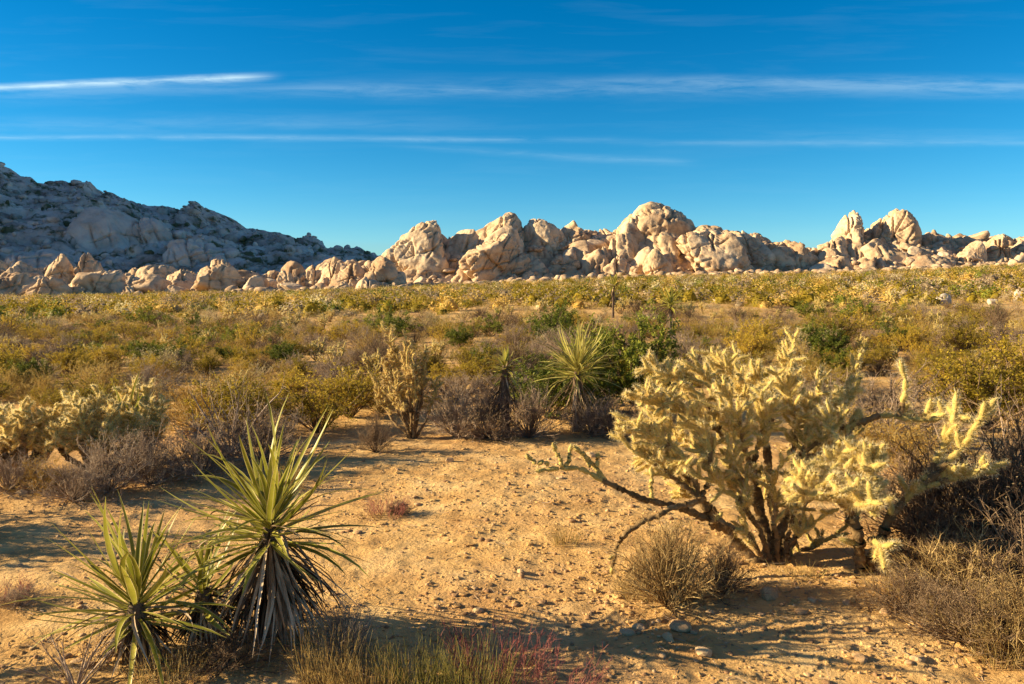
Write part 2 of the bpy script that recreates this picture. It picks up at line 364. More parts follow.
# skyline of the pale outcrops, in pixels of the photograph -> true heights at their distance
_sp = np.array([255, 300, 320, 335, 352, 375, 398, 412, 437, 448, 460, 475, 486, 504, 520, 535, 550, 570, 590, 609, 618, 630, 655, 679, 695, 712, 734, 754, 770, 790, 803, 817, 829, 845, 857, 870, 880, 900, 912, 936, 959, 991, 1005, 1030, 1080, 1150, 1300])
_sy = np.array([288, 281, 262, 256, 262, 258, 268, 245, 220, 232, 235, 231, 235, 212, 219, 216, 226, 221, 228, 227, 222, 207, 202, 212, 224, 224, 226, 230, 240, 239, 251, 252, 240, 225, 222, 232, 228, 222, 233, 233, 236, 237, 236, 233, 230, 240, 262])
def base_py(px): return float(np.interp(px, [0, 300, 500, 650, 850, 1024, 1300], [297, 293, 284, 280, 275, 268, 262]))
# rubble-covered slope under the outcrops
ox = np.linspace(-80, 170, 840); oy = np.linspace(168, 240, 250)
X, Y = np.meshgrid(ox, oy); px = 512+F*X/Y
sky_z = CAMZ+(285-np.interp(px, _sp, _sy))/F*212
g0 = ground_z(X, Y, False)
t = sstep(180, 214, Y)*(1-sstep(218, 240, Y))
H = np.maximum(0, (sky_z-g0))*.80*t
f1, f2, idv = worley(P2(X, Y, .30), 55, 2); bump_ = np.sqrt(np.clip(1-f1**2, 0, 1))*(.2+idv)
f1, f2, id2 = worley(P2(X+.8*fbm(P2(X, Y, .5), 2, 4), Y, .62), 56, 2); b2_ = np.sqrt(np.clip(1-f1**2*1.3, 0, 1))*(.2+id2)
Z2 = g0-.8+H+np.clip(H/3, 0, 1)*(2.6*bump_+1.1*b2_+1.2*fbm(P2(X, Y, .12), 3, 57)-1.0)
tag(link('rocky_slope', grid_mesh('rocky_slope', X, Y, Z2, [M['rock']])), kind='structure')
def slope_z(x, y):
    j = min(len(ox)-1, max(0, int(round((x-ox[0])/(ox[1]-ox[0]))))); i = min(len(oy)-1, max(0, int(round((y-oy[0])/(oy[1]-oy[0])))))
    return max(Z2[i, j], float(ground_z(x, y, False)))

# each named dome: centre px, top px, width px, bottom py, distance, lean(deg), label
DOMES = [
 (430, 219, 62, 276, 200, 24, 'pale rounded dome forming the left end of the sunlit rock ridge'),
 (468, 230, 46, 272, 202, 12, 'lower hump right of the leftmost pale dome'),
 (507, 212, 62, 268, 205, 22, 'pointed cream dome with a small summit knob, left of the ridge centre'),
 (503, 232, 58, 276, 192, 20, 'smooth cream slab leaning below the pointed summit knob'),
 (538, 216, 44, 262, 206, -20, 'narrow second summit just right of the pointed cream dome'),
 (572, 221, 52, 262, 207, -8, 'flat topped hump in the dip between the two highest summits'),
 (608, 226, 46, 262, 208, -4, 'small rounded hump left beside the tallest dome'),
 (653, 202, 84, 262, 206, 6, 'tallest and broadest rounded dome of the sunlit ridge'),
 (684, 216, 42, 262, 203, -26, 'sloping shoulder on the right of the tallest dome'),
 (656, 250, 28, 280, 184, 4, 'small upright pillar of rock at the foot of the tallest dome'),
 (712, 224, 78, 270, 192, 24, 'wide smooth slab leaning left, below and right of the tallest dome'),
 (746, 229, 44, 264, 198, -14, 'rounded block behind the wide leaning slab'),
 (790, 238, 36, 268, 198, -22, 'last hump before the gap in the rock ridge'),
 (768, 243, 26, 266, 196, 6, 'small block left of the last hump before the gap'),
 (835, 236, 40, 266, 200, 22, 'low sloping rock at the left foot of the twin towers'),
 (854, 208, 30, 258, 202, 20, 'left one of the twin rock towers, leaning right'),
 (896, 207, 40, 258, 202, 8, 'right and fatter one of the twin rock towers, with a tiny cap'),
 (878, 216, 24, 256, 204, 26, 'thin fin of rock against the left side of the fatter tower'),
 (928, 233, 36, 264, 206, -10, 'rounded block just right of the twin towers'),
 (962, 236, 46, 266, 204, 10, 'broad low hump between the twin towers and the right edge'),
 (976, 240, 24, 268, 192, 24, 'leaning oblong boulder with a dark cleft near the right edge'),
 (1002, 231, 30, 268, 194, 20, 'tall leaning egg shaped boulder close to the right edge'),
 (1034, 231, 44, 266, 200, -6, 'rounded outcrop cut by the right edge of the photo'),
 (96, 207, 70, 270, 470, -34, 'long pale slab slanting down the middle of the shaded mountain'),
 (192, 236, 66, 280, 430, -34, 'pale slab low on the right part of the shaded mountain'),
 (146, 216, 40, 262, 480, -36, 'narrow pale rib between the two slabs on the mountain'),
 (30, 248, 80, 290, 390, -20, 'broad grey slab low at the left end of the mountain'),
 (332, 256, 24, 288, 176, 12, 'small upright rock where the grey mountain meets the flat'),
 (352, 262, 34, 290, 172, 10, 'squat tan boulder with its right side split, left of the pale ridge'),
 (381, 257, 40, 291, 170, -16, 'blocky grey sided boulder sitting apart, left of the pale ridge'),
]
def dome(i, cx, top, wpx, bot, D, lean, sub=6, name='rock_dome', m=None):
    bot += 7 if D < 300 else 0; sz = D/F; hgt = (bot-top)*sz; wid = wpx*sz
    me = boulder(name, 300+i*7, sub, 5 if (bot-top) > wpx else 8, 0, m or (M['slab'] if D > 300 else M['rock']), .07, kk=8. if (bot-top) > wpx else 17.)
    co = np.array([v.co[:] for v in me.vertices])
    # normalise, flatten the base, round the crown
    mn = co.min(0); mxx = co.max(0); co = (co-(mn+mxx)/2)/((mxx-mn)/2)
    k = np.array([wid*.56, wid*.6, hgt*.60]); co = co*k
    a = R(lean)*min(1, wid/hgt*1.2); ca, sa = math.cos(a), math.sin(a)
    taper = 1+.34*(-co[:, 2]/k[2]); co[:, 0] *= taper; co[:, 1] *= taper
    x2 = co[:, 0]*ca+co[:, 2]*sa; z2 = -co[:, 0]*sa+co[:, 2]*ca; co[:, 0] = x2; co[:, 2] = z2
    zt = at(cx, top, D)[2]; co[:, 2] += zt-co[:, 2].max(); tipx = co[np.argmax(co[:, 2]), 0]
    x0 = at(cx, top, D)[0]-tipx*.6
    z_lo = co[:, 2].min(); co[:, 2] -= z_lo
    # add true-metre surface relief
    q = co+i*31; nn = norm(co-np.array([0, 0, co[:, 2].max()/2]))
    q = q/(1 if D < 300 else 3.); rel = .42*fbm(q*.3, 3, 400+i)+.13*(1-2.4*np.abs(fbm(q*.8, 3, 440+i, .6)))
    for (dv, spc, dep, wd_) in (((math.cos(a), .25, -math.sin(a)-.25), 2.7, .75, .07), ((math.cos(a)*.9, -.4, .35), 5.2, .95, .05), ((-.35, .2, 1), 4.1, .7, .05), ((.8, .3, .6), 1.5, .28, .1)):
        dv = np.array(dv)/np.linalg.norm(dv); s_ = q@dv/spc+.35*fbm(q*.16, 2, 460+i); fr = s_-np.round(s_)
        on = np.clip(fbm(q*.22+9, 2, 480+i)*3+.9, 0, 1)
        rel -= 1.25*dep*on*np.exp(-(np.abs(fr)/wd_)**2)*1.0
        rel += .42*on*np.where(fr > 0, -fr, fr+0)*1.0
    co = co+nn*rel[:, None]*(1 if D < 300 else 3)
    me.vertices.foreach_set('co', co.ravel()); me.update()
    o = link(name, me); o.location = (x0, D, z_lo); return o
for i, (cx, top, wpx, bot, D, lean, lab) in enumerate(DOMES): tag(dome(i, cx, top, wpx, bot, D, lean), lab, 'rock')

# ------------------------------------------------------------------ label helper for the many boulders and shrubs
ORD = ['leftmost', 'second from left', 'third from left', 'fourth from left', 'fifth from left', 'sixth from left', 'seventh from left', 'eighth from left', 'ninth from left', 'tenth from left', 'eleventh from left', 'twelfth from left', 'thirteenth from left', 'fourteenth from left', 'fifteenth from left', 'sixteenth from left', 'seventeenth from left', 'eighteenth from left', 'nineteenth from left', 'twentieth from left']+[f'twenty {q} from left' for q in ('first', 'second', 'third', 'fourth', 'fifth', 'sixth', 'seventh', 'eighth', 'ninth')]
REG = [(-999, 'beyond the left edge'), (0, 'under the left edge'), (90, 'below the mountain shoulder'), (175, 'below the mountain knob'), (260, 'below the mountain foot'), (345, 'below the isolated blocky boulder'), (410, 'below the leftmost dome'), (480, 'below the pointed dome'), (555, 'below the ridge dip'), (620, 'below the tallest dome'), (690, 'below the leaning slab'), (760, 'below the ridge gap'), (830, 'below the twin towers'), (920, 'right of the twin towers'), (980, 'at the right edge'), (1030, 'beyond the right edge')]
def region(px):
    r = REG[0][1]
    for a, n_ in REG:
        if px >= a: r = n_
    return r
PENDING = []
def pend(o, desc, cat, band, group): PENDING.append((o, desc, cat, band, group))
def flush_labels():
    cells = {}
    for o, desc, cat, band, group in PENDING:
        px, _ = proj(o.location); cells.setdefault((desc, cat, band, region(px), group), []).append((px, o))
    for (desc, cat, band, reg, group), lst in cells.items():
        lst.sort(key=lambda a: a[0])
        for k, (px, o) in enumerate(lst):
            pos = '' if len(lst) == 1 else ', '+(ORD[k] if k < len(ORD) else 'far right')
            tag(o, f'{desc} {band} {reg}{pos}', cat, group)

def put(me, name, loc, sc, rot, n_=None):
    o = bpy.data.objects.new(name, me); COL.objects.link(o); o.location = loc; o.scale = sc; o.rotation_euler = rot; return o
for i, cx in enumerate(np.arange(-30, 345, 13.)):
    c = cx+RG.uniform(-6, 6); top = RG.uniform(257, 279)
    o = dome(260+i, c, top, RG.uniform(16, 58), 291, 206+RG.uniform(-6, 14), RG.uniform(-30, 20), 5, 'rock_crag')
    pend(o, 'low cracked crag', 'rock', 'behind the boulder belt', 'crags behind the belt at the mountain foot')
# fused crags filling the ridge between the named domes
i = 60
for cx in np.arange(404, 1040, 12.5):
    i += 1; c = cx+RG.uniform(-5, 5); st = float(np.interp(c, _sp, _sy)); bp = base_py(c); frac = RG.uniform(.08, .62)
    top = st+(bp-st)*frac; wq = RG.uniform(26, 58); D = 204-22*frac+RG.uniform(-3, 3)
    o = dome(i, c, top, wq, bp+4, D, RG.uniform(-8, 30) if RG.uniform() < .7 else RG.uniform(-28, 0), 5, 'rock_crag')
    pend(o, 'tall leaning crag' if wq < 40 else 'broad cracked crag', 'rock', 'high on the slope' if frac < .3 else 'low on the slope', 'crags fused into the sunlit ridge')
# boulders piled on the slope
cnt = 0; spots = []
while cnt < 120:
    px = RG.uniform(395, 1075); b = base_py(px); s_top = float(np.interp(px, _sp, _sy))
    D = RG.uniform(172, 206)**1.0; x = (px-512)/F*D
    size = float(np.clip(RG.lognormal(.1, .6), .5, 3.6))*(1.0 if D > 183 else .8)
    if any((x-a)**2+(D-c)**2 < (.5*(size+s2))**2 for a, c, s2 in spots): continue
    spots.append((x, D, size)); cnt += 1
    z = slope_z(x, D)+size*.15
    rz = RG.uniform(0, 6.28)
    o = put(BV[RG.integers(len(BV))], 'boulder', (x, D, z), (size*RG.uniform(.8, 1.3), size*RG.uniform(.8, 1.2), size*RG.uniform(.65, 1.1)), (RG.uniform(-.35, .35), RG.uniform(-.5, .5), rz))
    band = 'at the slope foot' if D < 181 else ('low on the slope' if D < 193 else 'high on the slope')
    kd = 'big granite boulder' if size > 2 else ('tan boulder' if size > 1.2 else 'small tan boulder')
    pend(o, kd, 'boulder', band, 'boulders heaped on the sunlit ridge')
# foot of the grey mountain: a belt of boulders
LB = [(62, 253, 20, 278), (88, 250, 24, 280), (14, 270, 52, 294), (48, 276, 36, 294), (108, 268, 44, 292), (150, 274, 34, 291), (182, 266, 34, 290), (216, 262, 40, 288), (130, 283, 26, 294), (240, 275, 30, 291), (263, 278, 24, 290), (285, 268, 22, 288), (300, 274, 24, 290), (315, 268, 20, 289), (200, 281, 22, 293), (78, 283, 26, 295), (172, 284, 20, 293), (368, 276, 24, 292), (398, 270, 22, 290), (30, 284, 24, 295), (395, 282, 18, 292), (342, 280, 20, 292), (-30, 268, 50, 294), (0, 280, 20, 295)]
for i, (cx, top, wpx, bot) in enumerate(LB):
    D = 168+RG.uniform(0, 14)-(8 if bot > 291 else 0)+(14 if bot < 282 else 0)
    o = dome(200+i, cx, top, wpx*1.15, bot+3, D, RG.uniform(-25, 20), 5, 'boulder', M['rock'])
    pend(o, 'large granite boulder' if wpx > 30 else 'rounded grey boulder', 'boulder', 'in the belt' if bot > 289 else 'up behind the belt', 'boulders along the mountain foot')
k = 0
while k < 85:
    px = RG.uniform(-60, 400); D = RG.uniform(165, 200); x = (px-512)/F*D; size = float(np.clip(RG.lognormal(.25, .5), .6, 3.2))
    o = put(BV[RG.integers(14)], 'boulder', (x, D, float(ground_z(x, D, False))+size*.3+(D-165)*.05), (size*1.2, size, size*.85), (RG.uniform(-.3, .3), RG.uniform(-.3, .3), RG.uniform(0, 6.28)))
    pend(o, 'big loose boulder' if size > 1.3 else 'small loose boulder', 'boulder', 'in the front belt' if D < 180 else 'in the rear belt', 'boulders along the mountain foot'); k += 1
WR = [boulder('white_boulder', 77+i, 5, 7, .03, M['white_rock']) for i in range(2)]
for (px, py, s_, lab) in [(943, 299, 1.15, 'white rounded boulder in the scrub near the right edge'), (957, 303, .6, 'little white stone touching the white rounded boulder'), (1021, 296, 1.3, 'white boulder in the scrub cut by the right edge'), (992, 299, .7, 'flat pale stone between the two white boulders')]:
    p = hit(px, py+6); s_ = s_*9*p[1]/F; o = put(WR[px % 2], 'boulder', tuple(p+np.array([0, 0, s_*.35])), (s_*.95, s_*.8, s_*.8), (0, 0, px)); tag(o, lab, 'boulder')
# loose rubble nobody could count
def merged(name, mats, variants, spots, smooth=True):
    """variants: list of (verts, faces, matidx); spots: (variant, loc, scale3, rotz)"""
    mb = MB()
    for vi in range(len(variants)):
        S_ = [s for s in spots if s[0] == vi]
        if not S_: continue
        loc = np.array([s[1] for s in S_]); sc = np.array([s[2] for s in S_]); rz = np.array([s[3] for s in S_])
        for (v, f, m) in variants[vi]:
            c, s = np.cos(rz)[:, None], np.sin(rz)[:, None]; vx = v[None, :, 0]*sc[:, :1]; vy = v[None, :, 1]*sc[:, 1:2]; vz = v[None, :, 2]*sc[:, 2:3]
            q = np.stack([vx*c-vy*s, vx*s+vy*c, vz], -1)+loc[:, None]
            ff = f[None]+(np.arange(len(S_))*len(v))[:, None, None]
            mb.add(q, ff.reshape(-1, f.shape[1]), np.tile(np.broadcast_to(m, (len(f),)), len(S_)))
    return link(name, mb.mesh(name, mats, smooth))
def pebvar(seed, sub=2):
    v, f = ico(sub); rg = np.random.default_rng(seed); r = 1+.35*fbm(v*1.4+seed, 2, seed)
    for k in range(4):
        d = norm(rg.normal(size=3)); c = v@d; r = np.minimum(r, np.where(c > .1, rg.uniform(.6, .9)/np.maximum(c, .1), 9))
    return [(v*r[:, None]*rg.uniform(.7, 1.2, 3), f, 0)]
PV = [pebvar(i) for i in range(6)]; PV1 = [pebvar(i, 1) for i in range(6)]
sp = []
for _ in range(1800):
    px = RG.uniform(250, 1090); D = 173+30*RG.uniform()**1.6; x = (px-512)/F*D; s = float(np.clip(RG.lognormal(-.35, .45), .25, 1.6))
    sp.append((RG.integers(6), (x, D, slope_z(x, D)+s*.2), (s, s, s*.8), RG.uniform(0, 6.28)))
for _ in range(1500):
    px = RG.uniform(-90, 420); D = 158+30*RG.uniform()**.7; x = (px-512)/F*D; s = float(np.clip(RG.lognormal(-.35, .6), .25, 2.2))
    if fbm(P2(np.array([x]), np.array([D]), .12), 2, 77)[0] < -.05: continue
    sp.append((RG.integers(6), (x, D, float(ground_z(x, D, False))+s*.2), (s, s, s*.8), RG.uniform(0, 6.28)))
for _ in range(500):
    px = RG.uniform(400, 1090); D = 160+15*RG.uniform()**.5; x = (px-512)/F*D; s = float(np.clip(RG.lognormal(-.6, .6), .2, 1.6))
    sp.append((RG.integers(6), (x, D, float(ground_z(x, D, False))+s*.2), (s, s, s*.8), RG.uniform(0, 6.28)))
tag(merged('rubble', [M['rock_unit']], PV, sp), kind='stuff')
sp = []
for _ in range(6000):
    x = RG.uniform(-470, -40); y = RG.uniform(360, 700)
    if 512+F*x/y < -60: continue
    s = float(np.clip(RG.lognormal(.05, .65), .5, 5.5)); sp.append((RG.integers(6), (x, y, mountain_z(x, y)+s*.1), (s, s, s*.9), RG.uniform(0, 6.28)))
tag(merged('mountain_boulders', [M['mountain'],], PV, sp), kind='stuff')

# ------------------------------------------------------------------ small ground detail
sp = []
for _ in range(9000):
    D = 2.6+abs(RG.normal())*3.6; x = RG.uniform(-.75, .75)*D; s = float(np.clip(RG.lognormal(-5.05, .55), .0025, .03))
    sp.append((RG.integers(6), (x, D, 0), (s, s, s*.7), RG.uniform(0, 6.28)))
gm = fbm(P2(np.array([s[1][0] for s in sp]), np.array([s[1][1] for s in sp]), 1.1), 3, 61)+RG.normal(size=len(sp))*.18; sp = [q_ for q_, g_ in zip(sp, gm) if g_ > 0]
zz = ground_z(np.array([s[1][0] for s in sp]), np.array([s[1][1] for s in sp]))
sp = [(s[0], (s[1][0], s[1][1], z+s[2][0]*.1), s[2], s[3]) for s, z in zip(sp, zz)]
tag(merged('gravel', [M['stone']], PV, sp), kind='stuff')
sp = []
for _ in range(15000):
    D = 2.6+abs(RG.normal())*3.4; x = RG.uniform(-.75, .75)*D; s = float(np.clip(RG.lognormal(-4.75, .5), .003, .026))
    sp.append((RG.integers(6), (x, D, 0), (s*1.2, s, s*.6), RG.uniform(0, 6.28)))
gm = fbm(P2(np.array([s[1][0] for s in sp]), np.array([s[1][1] for s in sp]), 1.1), 3, 61)+RG.normal(size=len(sp))*.18; sp = [q_ for q_, g_ in zip(sp, gm) if g_ > 0]
zz = ground_z(np.array([s[1][0] for s in sp]), np.array([s[1][1] for s in sp]))
sp = [(s[0], (s[1][0], s[1][1], z), s[2], s[3]) for s, z in zip(sp, zz)]
tag(merged('sand_clods', [M['sand']], PV1, sp, False), kind='stuff')
for px, py, s, lab in [(680, 629, .055, 'square tan stone in the shadow left of the round dry bush foot'), (668, 640, .04, 'grey stone, lower one of the pair in the shadow'), (640, 628, .035, 'small pale stone left of the pair in the shadow'), (627, 633, .04, 'dark flat stone at the shadow edge'), (918, 661, .04, 'pale angular stone in the sun at the bottom right'), (703, 654, .05, 'reddish stone in shadow at the bottom centre right'), (770, 598, .06, 'flat slab stone half sunk under the big cholla'), (846, 602, .03, 'small stone in the streaked shade right of the slab stone'), (812, 601, .022, 'white pebble under the big cholla'), (520, 573, .03, 'lone tan stone in the middle of the sand'), (478, 612, .028, 'small stone on bare sand above the grass tuft'), (710, 612, .025, 'pebble sized stone right of the round bush'), (400, 505, .04, 'stone beside the reddish low plant'), (560, 478, .04, 'stone under the long drooping cactus arm'), (590, 456, .05, 'stone on far sand beneath the tall yucca'), (450, 462, .05, 'stone on far sand below the dead cholla'), (22, 494, .05, 'dark stone at the left edge of the sandy track'), (860, 660, .03, 'pointed stone at the bottom right, left of the pale angular stone')]:
    p = hit(px, py); v, f, _ = pebvar(int(px), 2)[0]; v = v*(1+.22*fbm(v*2.2, 3, px)[:, None])
    me = MB().add(v, f).mesh('stone', [M['stone']], False); o = put(me, 'stone', tuple(p+np.array([0, 0, s*.08])), (s*1.1, s*.9, s*.7), (0, 0, px)); tag(o, lab, 'stone')

# ------------------------------------------------------------------ shrubs
def split_parts(woody, leafy): return woody, leafy
def shrub_mesh(kind, seed, h=1.0, wdt=1.0, lod=1.0):
    """returns (wood MB, leaf MB or None, wood mat, leaf mat); unit-ish height h"""
    global RG
    keep = RG; RG = np.random.default_rng(seed)
    n0 = int({'creosote': 26, 'grey': 58, 'gold': 30, 'green': 22, 'bare': 12, 'pale': 26, 'brown': 60, 'thatch': 110}[kind]*(.5+.5*lod))
    wood, leaf = MB(), MB()
    ang = RG.uniform(0, 2*math.pi, n0); inc = RG.uniform(.1, 1.15 if kind != 'creosote' else .8, n0)
    if kind in ('grey', 'gold', 'brown', 'pale', 'thatch'): inc = RG.uniform(.05, 1.45, n0)
    d = np.stack([np.cos(ang)*np.sin(inc)*wdt, np.sin(ang)*np.sin(inc)*wdt, np.cos(inc)], -1)
    base = d*np.array([.06, .06, 0])*h
    ln = h*RG.uniform(.6, 1.0, n0)*(1-.12*inc)
    wander = .35 if kind != 'bare' else .28
    p0 = grow(base, d, ln, 5, wander*.6, .02); r0 = np.linspace(.011, .004, 5)[None]*h*np.ones((n0, 1))*(1.4 if kind == 'bare' else 1)
    tubes(wood, p0, r0, 4)
    b, dd, _ = spawn(p0, int(7*(.6+.4*lod)), .25, 1, .75, .15); l1 = h*RG.uniform(.14, .38, len(b)); p1 = grow(b, dd, l1, 4, wander, .05)
    tubes(wood, p1, np.linspace(.0045, .0018, 4)[None]*h*np.ones((len(b), 1)), 3)
    b2, d2, _ = spawn(p1, int({'creosote': 4, 'grey': 6, 'gold': 6, 'green': 4, 'bare': 2, 'pale': 5, 'brown': 6, 'thatch': 5}[kind]*(.5+.5*lod)), .2, 1, .9, .1); l2 = h*RG.uniform(.05, .16, len(b2)); p2 = grow(b2, d2, l2, 3, wander, .05)
    tubes(wood, p2, np.linspace(.0026, .001, 3)[None]*h*np.ones((len(b2), 1)), 3)
    nl = {'creosote': 12, 'grey': 3.2, 'gold': 5, 'green': 24, 'bare': 0, 'pale': 6, 'brown': .8, 'thatch': .5}[kind]*lod
    sz = {'creosote': .034, 'grey': .018, 'gold': .024, 'green': .04, 'bare': 0, 'pale': .03, 'brown': .02, 'thatch': .015}[kind]*h/math.sqrt(max(lod, .2))
    if nl:
        idx = RG.choice(len(p2), int(len(p2)*nl)); t = RG.uniform(.1, 1.15, len(idx))[:, None]
        pos = p2[idx, 0]*(1-t)+p2[idx, 2]*t+rnd_dir(len(idx))*sz*.5
        pos = pos[pos[:, 2] > .02*h]
        leaves(leaf, pos, sz, 0, .45)
    RG = keep
    wm = {'creosote': 'twig_brown', 'grey': 'twig_grey', 'gold': 'straw', 'green': 'twig_brown', 'bare': 'twig_grey', 'pale': 'twig_grey', 'brown': 'twig_brown', 'thatch': 'twig_straw'}[kind]
    lm = {'creosote': 'leaf_olive', 'grey': 'leaf_grey', 'gold': 'leaf_gold', 'green': 'leaf_green', 'bare': 'leaf_grey', 'pale': 'leaf_pale', 'brown': 'leaf_grey', 'thatch': 'leaf_gold'}[kind]
    return wood, (leaf if nl else None), wm, lm
NAME = {'creosote': 'creosote_bush', 'grey': 'dry_shrub', 'gold': 'golden_shrub', 'green': 'green_shrub', 'bare': 'bare_shrub', 'pale': 'pale_shrub', 'brown': 'brown_shrub', 'thatch': 'thatchy_shrub'}
PROTO = {}
def shrub_proto(kind, seed):
    if (kind, seed) not in PROTO:
        wo_, le, wm, lm = shrub_mesh(kind, seed*13+hash_kind(kind))
        PROTO[(kind, seed)] = (wo_.mesh('twigs', [M[wm]]), le.mesh('foliage', [M[lm]], False) if le else None)
    return PROTO[(kind, seed)]
def hash_kind(k): return sum(ord(c) for c in k)
def shrub(kind, seed, loc, sc, rz, label=None, parts=True, cat='shrub'):
    wm_, lm_ = shrub_proto(kind, seed)
    r = empty(NAME[kind], tuple(loc)); r.scale = sc if hasattr(sc, '__len__') else (sc, sc, sc); r.rotation_euler = (0, 0, rz)
    link('twigs', wm_, r)
    if lm_: link('foliage', lm_, r)
    if label: tag(r, label, cat)
    return r
# joined single-mesh variants for shrubs too small to show parts
SING = {}
def shrub_single(kind, seed):
    if (kind, seed) not in SING:
        wo_, le, wm, lm = shrub_mesh(kind, seed*29+hash_kind(kind), lod=.6)
        for v, f4, m4 in [(le, le.f4, le.m4)] if le else []:
            wo_.add(np.concatenate(le.v), np.concatenate(le.f4), 1)
        SING[(kind, seed)] = wo_.mesh(NAME[kind], [M[wm], M[lm]], False)
    return SING[(kind, seed)]

# ------------------------------------------------------------------ yuccas
def blades(mb, base, d, ln, wd, K=7, droop=.0, fold=.35, mats=(0, 1), curl=.0, wob=.12):
    """lance-shaped folded leaves with a pale margin"""
    n = len(base); d = norm(d); t = np.linspace(0, 1, K)
    pts = [base]; dd = d.copy()
    axisr = rnd_dir(n)
    for k in range(K-1):
        dd = norm(dd+np.array([0, 0, -1])*(np.asarray(droop)*t[k+1])[..., None]*1.0/K*4+axisr*curl/K+rnd_dir(n)*wob/K)
        pts.append(pts[-1]+dd*(ln/(K-1))[:, None])
    P = np.stack(pts, 1); T = norm(np.gradient(P, axis=1))
    side = norm(np.cross(T, np.array([0, 0, 1.])+rnd_dir(n)[:, None]*.35)); up = np.cross(side, T)
    prof = np.clip(np.interp(t, [0, .06, .35, .75, .93, 1], [.55, .62, 1, .62, .2, .03]), 0, 1)
    W = (wd[:, None]*prof[None])[..., None]
    us = np.array([-1, -.84, 0, .84, 1])
    v = np.stack([P+side*W*u+up*W*fold*abs(u) for u in us], 2)
    S = 5; bi = (np.arange(n)*K*S)[:, None, None]; k = np.arange(K-1)[None, :, None]*S; s = np.arange(S-1)[None, None]
    f = np.stack([bi+k+s, bi+k+s+1, bi+k+S+s+1, bi+k+S+s], -1)
    m = np.broadcast_to(np.array([mats[1], mats[0], mats[0], mats[1]]), f.shape[:3])
    mb.add(v, f.reshape(-1, 4), m.reshape(-1))
def yucca(name, loc, crown, nleaf, L_, seed, label, skirt=70, skirt_len=.45, low=-.35, trunk_r=.045, wd=.017, lean=(0, 0), deadcrown=6, cat='yucca', leafm='yucca'):
    global RG
    keep = RG; RG = np.random.default_rng(seed)
    r = empty(name, tuple(loc)); tag(r, label, cat)
    top = np.array([lean[0], lean[1], crown])
    mb = MB(); p = np.array([[[0, 0, -.05], [top[0]*.3, top[1]*.3, crown*.4], [top[0]*.8, top[1]*.8, crown*.8], list(top+[0, 0, .03])]])
    tubes(mb, p, np.array([[1.3, 1.0, .95, .6]])*trunk_r, 10); link('trunk', mb.mesh('trunk', [M['bark']]), r)
    mb = MB(); g = math.pi*(3-math.sqrt(5)); i = np.arange(nleaf); q = (i+.5)/nleaf
    el = np.arcsin(np.clip(1-q*(1-low), -1, 1)); az = i*g+RG.normal(size=nleaf)*.15
    el = np.clip(el+RG.normal(size=nleaf)*.10, -.9, 1.5)
    d = np.stack([np.cos(az)*np.cos(el), np.sin(az)*np.cos(el), np.sin(el)], -1)
    ln = L_*RG.uniform(.6, 1.12, nleaf)*(.82+.18*np.sin(el+.5))
    base = top+d*.025+np.stack([0*q, 0*q, .05-.12*q], -1)
    blades(mb, base, d, ln, wd*RG.uniform(.8, 1.15, nleaf), droop=.03+.10*(el < .2)+.25*(RG.uniform(size=nleaf) < .2), curl=.7)
    link('leaf_rosette', mb.mesh('leaf_rosette', [M[leafm], M['yucca_edge']]), r)
    mb = MB(); n = skirt; az = RG.uniform(0, 2*math.pi, n); el = RG.uniform(-1.45, -.45, n)
    d = np.stack([np.cos(az)*np.cos(el), np.sin(az)*np.cos(el), np.sin(el)], -1)
    base = top*np.array([1, 1, 0])*.8+np.stack([np.cos(az)*trunk_r*.8, np.sin(az)*trunk_r*.8, RG.uniform(crown*.45, crown-.03, n)], -1)
    ln = np.minimum(skirt_len*RG.uniform(.6, 1.1, n), base[:, 2]/np.maximum(.25, -np.sin(el-.15))*1.0)
    blades(mb, base, d, ln, wd*.62*RG.uniform(.6, 1.1, n), droop=.30, fold=.7, curl=.7, wob=.5)
    if deadcrown:
        az = RG.uniform(0, 6.28, deadcrown); el = RG.uniform(-.3, .5, deadcrown); d = np.stack([np.cos(az)*np.cos(el), np.sin(az)*np.cos(el), np.sin(el)], -1)
        blades(mb, top+d*.03, d, L_*RG.uniform(.5, .9, deadcrown), wd*.6*np.ones(deadcrown), droop=.3, fold=.7, curl=1.2)
    link('dead_leaf_skirt', mb.mesh('dead_leaf_skirt', [M['yucca_dead'], M['yucca_dead']]), r)
    RG = keep; return r
p = hit(268, 634); yucca('yucca', p, .48, 112, .55, 5, 'big spiky yucca with a hanging dead leaf skirt in the left foreground', skirt=260, skirt_len=.54, lean=(.02, 0), wd=.0135, low=-.12, deadcrown=10)
p = hit(138, 660); yucca('yucca', p, .22, 74, .48, 9, 'smaller spiky yucca low on the ground, left of the big foreground one', skirt=150, skirt_len=.34, wd=.013, low=-.15, deadcrown=8)
p = hit(205, 640); yucca('yucca', p, .20, 34, .34, 12, 'small third yucca wedged between the two foreground yuccas', skirt=120, skirt_len=.34, wd=.013, low=0, deadcrown=10)
p = hit(577, 431); yucca('yucca', p, .66, 150, .60, 15, 'tall yucca on a bare trunk standing behind the sand in the middle', skirt=60, skirt_len=.62, wd=.012, low=-.1, trunk_r=.05, deadcrown=8, leafm='yucca_sun_tint')
p = hit(505, 436); yucca('yucca', p, .72, 40, .22, 17, 'small dark headed yucca on a thin trunk left of the tall one', skirt=70, skirt_len=.35, wd=.016, low=-.3, deadcrown=12)
p = hit(127, 462); yucca('yucca', p, .25, 46, .55, 19, 'thin leaved yucca half hidden behind the yellow cholla clump', skirt=20, skirt_len=.3, wd=.014, low=.25, deadcrown=4)
p = hit(670, 345); yucca('yucca', p, 1.0, 40, .5, 21, 'small bright green yucca far out on the flat, right of centre', skirt=20, wd=.03, low=-.3)
